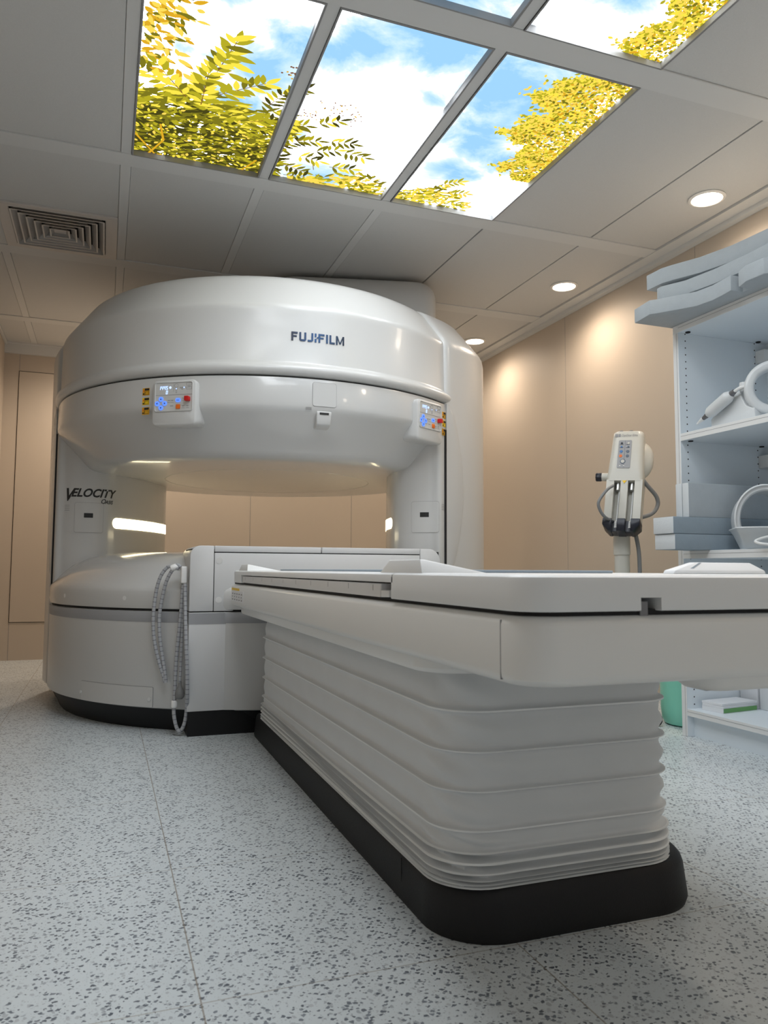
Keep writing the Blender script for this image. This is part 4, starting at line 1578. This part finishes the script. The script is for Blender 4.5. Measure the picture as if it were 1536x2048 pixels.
A, B = Vector((2.448, 2.588, 1.402)), Vector((2.448, 2.456, 1.462))
along('connector_body', M['coil'], -.04, 1.06, .0255, .0265, cr, A, B)
along('lower_collar', M['darkmetal'], -.22, -.02, .008, .012, cr, A, B, 0)
along('cable_tip', M['white'], -.48, -.20, .004, .010, cr, A, B, 0)
along('upper_collar', M['darkmetal'], 1.03, 1.16, .013, .010, cr, A, B, 0)
MB().tube(catmull([(2.45, 2.437, 1.472), (2.455, 2.41, 1.482), (2.47, 2.385, 1.487)], 6), .007, 10).build('coil_cable', M['white'], cr)

# foam boards and bars on the middle shelf
for y0, y1, lab in ((2.572, 2.610, 'upright foam board on the two grey bars, grey face showing'), (2.6115, 2.650, 'upright white edged foam board tight behind the other on the grey bars')):
    b = MB().box(2.318, 2.86, y0, y1, .9515, 1.098)
    o = tag(b.build('foam_board', [M['foam'], M['foaml']], bevel=.003, seg=2), lab, 'foam board', 'foam boards on the middle shelf')
    for p in o.data.polygons:
        if p.normal.x < -.8:
            p.material_index = 1
for z0, z1, lab in ((.8125, .879, 'lower dark grey foam bar sticking out of the middle shelf'), (.8795, .951, 'upper dark grey foam bar lying on its twin on the middle shelf')):
    b = MB().box(2.235 if z0 < .85 else 2.228, 2.88, 2.565, 2.690, z0, z1)
    o = tag(b.build('foam_bar', [M['foam2'], M['foaml']], bevel=.004, seg=2), lab, 'foam bar', 'foam bars on the middle shelf')
    for p in o.data.polygons:
        if p.normal.x < -.8:
            p.material_index = 1

# head coil on the middle shelf: arched shell, tray, connector
hc = thing('head_coil', 'white arched head coil with an open bore on the middle shelf', 'scanner coil', (2.55, 2.30, .812))
T = Matrix.Translation((2.535, 2.395, .8122)) @ Matrix.Rotation(radians(-37), 4, 'Z')


def arch(t, w, h, z0):
    a = pi * (1.12 - 1.24 * t)
    return Vector((w * cos(a), 0, z0 + h * sin(a)))


sec = []
for dy, wo, wi in ((-.072, .117, .093), (-.082, .112, .098), (-.082, .112, .098), (.10, .106, .096), (.10, .104, .098)):
    ring = [arch(i / 32, wo, wo * 1.20, .122) + Vector((0, dy, 0)) for i in range(33)] + [arch(1 - i / 32, wi, wi * 1.20, .122) + Vector((0, dy, 0)) for i in range(33)]
    sec.append([T @ v for v in ring])
MB().loft(sec).build('coil_shell', M['coil'], hc, ang=50)
b = MB()
rings = []
for z, w, d0, d1 in ((.0002, .070, -.07, .09), (.004, .076, -.085, .095), (.060, .100, -.115, .10), (.078, .112, -.135, .102), (.083, .118, -.150, .103), (.087, .116, -.148, .10), (.080, .10, -.12, .09), (.045, .055, -.08, .07)):
    rings.append([T @ Vector((p.x, p.y, z)) for p in rpoly(-w, w, d0, d1, .05, .02)])
b.loft(rings).build('head_tray', M['coil'], hc, ang=50)
A2, B2 = T @ Vector((.045, -.150, .135)), T @ Vector((.060, -.165, .052))
along('coil_plug', M['coil'], -.05, 1.0, .025, .027, hc, A2, B2)
MB().tube(catmull([B2 + Vector((0, 0, .012)), B2 + Vector((0, 0, -.018)), T @ Vector((.03, -.185, .015)), T @ Vector((-.03, -.185, .016)), T @ Vector((-.055, -.165, .028)), T @ Vector((-.01, -.150, .045)), T @ Vector((.05, -.14, .05))], 8), .006, 10).build('coil_cable', M['white'], hc)
MB().tube(catmull([A2, A2 + Vector((.015, -.01, .03)), A2 + Vector((.07, -.06, .045))], 6), .006, 10).build('coil_cable', M['white'], hc)

# booklets and boxes on the bottom shelf
for k, (z0, z1) in enumerate(((.1203, .1400), (.1402, .1500), (.1502, .1600))):
    T = Matrix.Translation((2.583, 2.655, 0)) @ Matrix.Rotation(radians((7, 8, 6)[k]), 4, 'Z')
    bo = tag(MB().box(-.108, .108, -.058, .05, z0, z1, T=T).build('booklet', M['paper'], bevel=.0008, seg=1),
             ['white booklet with a green spine, lowest of the stack on the bottom shelf', 'white booklet in the middle of the stack on the bottom shelf', 'white booklet on top of the stack on the bottom shelf'][k], 'booklet', 'booklets on the bottom shelf')
    if k == 0:
        MB().box(-.104, .106, -.0588, -.05, z0 + .001, z1 - .001, T=T).build('green_spine', M['greenb'], bo, flat=True)
for k, (y0, y1) in enumerate(((2.622, 2.722), (2.507, 2.612), (2.395, 2.498))):
    b = MB().box(2.715, 2.92, y0, y1, .1203, .45)
    tag(b.build('file_box', M['paper'], bevel=.003, seg=2), ['white file box on the bottom shelf in the corner behind the booklets', 'white file box on the bottom shelf, second from the corner', 'white file box on the bottom shelf, third from the corner'][k], 'file box', 'file boxes on the bottom shelf')

# green bin beside the unit
gb = MB().lathe([(0, .0), (.095, .0), (.112, .008), (.122, .03), (.127, .08), (.130, .30), (.132, .45), (.134, .50), (.138, .505), (.138, .52), (.127, .52), (.122, .48), (.118, .05), (0, .03)], (2.625, 2.945, 0), 48)
tag(gb.build('waste_bin', M['green']), 'mint green plastic bin standing between the shelf unit and the injector', 'bin')

# ------------------------------------------------------------------ contrast injector
ij = thing('contrast_injector', 'cream power injector head with two syringe slots on a floor stand', 'injector', (2.34, 3.12, 0))
upv = Vector((.135, .100, .46)).normalized()
nv = Vector((-.72, -.69, 0))
nv = (nv - upv * nv.dot(upv)).normalized()
rv = upv.cross(nv).normalized()
if rv.x < 0:
    rv = -rv
O = Vector((2.322, 3.02, .955))


def I(a, v, w):
    """across, along, out"""
    return O + rv * a + upv * v + nv * w


def isec(v, wd, d0, d1, rr):
    return [I(x, v, y) for x, y in rrect(-wd / 2, wd / 2, d0, d1, rr, 5)]


hb = MB()
hb.loft([isec(.20, .168, -.06, .045, .016), isec(.235, .168, -.062, .05, .022), isec(.26, .166, -.065, .054, .028), isec(.44, .148, -.072, .060, .03), isec(.462, .146, -.07, .058, .03), isec(.470, .136, -.06, .048, .026)])
head = hb.build('injector_head', M['cream'], ij, ang=45)
b = MB()
b.loft([isec(.0, .168, -.06, -.012, .008), isec(.21, .168, -.06, -.012, .008)])
for a0, a1 in ((-.084, -.048), (-.017, .017), (.048, .084)):
    b.loft([[I(x, v, y) for x, y in ((a0, -.02), (a1, -.02), (a1, o_), (a0, o_))] for v, o_ in ((0, .030), (.15, .040), (.205, .044))])
b.build('syringe_cradle', M['cream'], ij, bevel=.003, seg=2)
# bulge behind the head
T = Matrix((( *[upv.x], rv.x, nv.x, 0), (upv.y, rv.y, nv.y, 0), (upv.z, rv.z, nv.z, 0), (0, 0, 0, 1)))
b = MB()
rings = []
for i in range(9):
    t = i / 8
    rr = .085 * sqrt(max(0.02, 1 - (t * .95) ** 2))
    rings.append([I(.045 + .07 * t, .345 + 1.25 * rr * cos(2 * pi * k / 24), -.035 + .55 * rr * sin(2 * pi * k / 24)) for k in range(24)])
b.loft(rings).build('motor_housing', M['cream'], ij, ang=60)
# panel of keys
im = lambda u, v, w: I(u, v, .0602 + w - (.44 - v) * .0335)
b = MB()
rings = [[im(x, v, w) for x, v in rrect(-.040, .022, .262, .412, .006, 4)] for w in (-.004, .0025)]
kp = b.loft(rings).build('key_pad', M['stripe'], ij, flat=True)
b = MB()
plate(b, im, -.0095, -.0088, .266, .408, 0, .0025, .0032, 1)
for q in range(2):
    for k in range(3):
        plate(b, im, -.034 + q * .030, -.016 + q * .030, .352 + k * .018, .3535 + k * .018, 0, .0025, .0034, 1)
b.build('key_lines', M['navy'], kp, flat=True)
for (u_, v_, r_, m_) in ((-.025, .395, .0055, 'navy'), (.007, .395, .0055, 'cream'), (-.025, .376, .0045, 'keyblue'), (.007, .376, .0045, 'keygrey'), (-.025, .350, .007, 'keyblue'), (.006, .350, .007, 'keygrey'), (-.026, .326, .0075, 'orange'), (.006, .326, .0075, 'keygrey'), (-.014, .297, .013, 'keygrey'), (-.014, .297, .009, 'cream'), (-.026, .273, .003, 'white'), (-.008, .273, .003, 'white')):
    b = MB()
    disc(b, im, u_, v_, r_, .0025, .0042 if r_ != .009 else .0052, 16)
    b.build('key_button', M[m_], kp, flat=True)
b = MB()
plate(b, im, -.060, -.046, .432, .447, 0, .0, .001, 1)
plate(b, im, -.044, -.034, .432, .447, 0, .0, .001, 1)
text_into(b, 'OptiStar Elite', im, -.030, .4335, .0125, wide=.78, bold=.004)
b.build('model_lettering', M['greyink'], ij, flat=True)
for x in (-.035, .012):
    MB().loft([isec(.466, .014, .01, .035, .003), isec(.476, .014, .01, .035, .003)]).build('top_clip', M['darkmetal'], ij) if False else MB().loft([[I(x + a, v, c) for a, c in ((-.009, .02), (.009, .02), (.009, .05), (-.009, .05))] for v in (.462, .474)]).build('top_clip', M['darkmetal'], ij, bevel=.002, seg=1)
for x in (-.0325, .0325):
    sy = MB().tube([I(x, v, .012) for v in (.205, .19, .165, .160)], .0125, 18).build('syringe_ram', M['metal'], ij)
    MB().tube([I(x + .006, v, .004) for v in (.16, .05, -.02)], .0035, 12).build('ram_rod', M['glass'], sy)
    MB().tube([I(x, v, .012) for v in (.21, .20, .19)], .009, 14).build('ram_cap', M['darkmetal'], sy)
    b = MB()
    for k in range(6):
        b.tube([I(x + .002, -.012 - k * .006, .034), I(x + .014, -.010 - k * .006, .034)], .0022, 6)
    b.build('locking_teeth', M['white'], sy)
b = MB()
for a0, a1 in ((-.086, -.044), (-.019, .019), (.044, .086)):
    b.loft([[I(x, v, y) for x, y in ((a0 + i * (1 if a0 < -.05 else 0), -.045), (a1 - i * (1 if a1 > .05 else 0), -.045), (a1 - i * (1 if a1 > .05 else 0), o_), (a0 + i * (1 if a0 < -.05 else 0), o_))] for v, o_, i in ((.002, .044, 0), (-.03, .046, .0), (-.058, .034, .028))])
b.box(-.08, .08, 0, 0, 0, 0) if False else None
b.loft([isec(-.055, .11, -.045, .012, .004), isec(.002, .160, -.045, .012, .004)])
b.build('nozzle_block', M['navy'], ij, bevel=.002, seg=1)
poly_pts = [(-.011, .200), (.011, .200), (0, .184)]
b = MB()
poly(b, lambda u, v, w: I(u, v, .0442 + w), poly_pts, 0, .001)
b.build('caution_mark', M['yellow'], ij, flat=True)
b = MB().tube([I(-.07, .245, -.01), I(-.105, .245, -.01), I(-.118, .245, -.01)], .020, 18)
kn = b.build('side_knob', M['cream'], ij)
b = MB()
b.loft([[I(-.118 - d_, .245 + (r_ * (1 + .12 * cos(6 * a))) * cos(a), -.01 + (r_ * (1 + .12 * cos(6 * a))) * sin(a)) for a in [2 * pi * k / 36 for k in range(36)]] for d_, r_ in ((0, .018), (.004, .021), (.026, .021), (.030, .017))])
b.build('knob_grip', M['navy'], kn, ang=50)
# pole, base, castors
PX, PY = 2.370, 3.09
MB().lathe([(0, .06), (.036, .06), (.036, .80), (.040, .80), (.040, .99), (0, .99)], (PX, PY, 0), 28).build('stand_pole', M['cream'], ij)
b = MB()
for k in range(5):
    a = radians(295 + k * 72)
    d_ = Vector((cos(a), sin(a), 0))
    n_ = Vector((-d_.y, d_.x, 0))
    c_ = Vector((PX, PY, 0))
    b.loft([[c_ + d_ * t + n_ * s * w + Vector((0, 0, z)) for s, z in ((-1, .065), (1, .065), (1, .065 + h), (-1, .065 + h))] for t, w, h in ((0, .035, .05), (.15, .022, .03))])
sb = b.build('stand_base', M['cream'], ij, bevel=.003, seg=2)
for k in range(5):
    a = radians(295 + k * 72)
    T = Matrix.Translation((PX + .15 * cos(a), PY + .15 * sin(a), .033)) @ Matrix.Rotation(a + .9, 4, 'Z') @ Matrix.Rotation(radians(90), 4, 'X')
    MB().lathe([(0, -.012), (.026, -.012), (.026, .012), (0, .012)], n=24, T=T).build('caster_wheel', M['white'], sb)
    rg = MB()
    n = 28
    rings = [[T @ Vector((r_ * cos(2 * pi * i / n), r_ * sin(2 * pi * i / n), z)) for i in range(n)] for r_, z in ((.026, -.013), (.033, -.010), (.033, .010), (.026, .013))]
    rg.loft(rings + [rings[0]], caps=False).build('caster_tire', M['black'], sb)
# cables looping behind the head
MB().tube(catmull([(2.43, 3.03, 1.19), (2.475, 3.02, 1.135), (2.525, 3.02, 1.085), (2.530, 3.02, 1.04), (2.49, 3.02, .998), (2.40, 3.03, .972)], 8), .010, 12).build('head_cable', M['cable'], ij)
MB().tube(catmull([(2.28, 3.03, 1.13), (2.235, 3.02, 1.105), (2.19, 3.02, 1.05), (2.195, 3.02, 1.01), (2.225, 3.02, .975), (2.28, 3.04, .962)], 8), .0075, 12).build('head_cable', M['cable'], ij)
MB().tube(catmull([(2.385, 3.03, .955), (2.405, 3.03, .90), (2.425, 3.03, .76), (2.43, 3.05, .4), (2.40, 3.07, .14)], 8), .010, 12).build('head_cable', M['cable'], ij)

# ------------------------------------------------------------------ world and view
w = bpy.data.worlds.new('world')
SC.world = w
w.use_nodes = True
w.node_tree.nodes['Background'].inputs[0].default_value = (.9, .95, 1, 1)
w.node_tree.nodes['Background'].inputs[1].default_value = .05
SC.view_settings.view_transform = 'Standard'
SC.view_settings.look = 'None'
SC.view_settings.exposure = .5
SC.view_settings.gamma = 1
SC.view_settings.use_curve_mapping = False
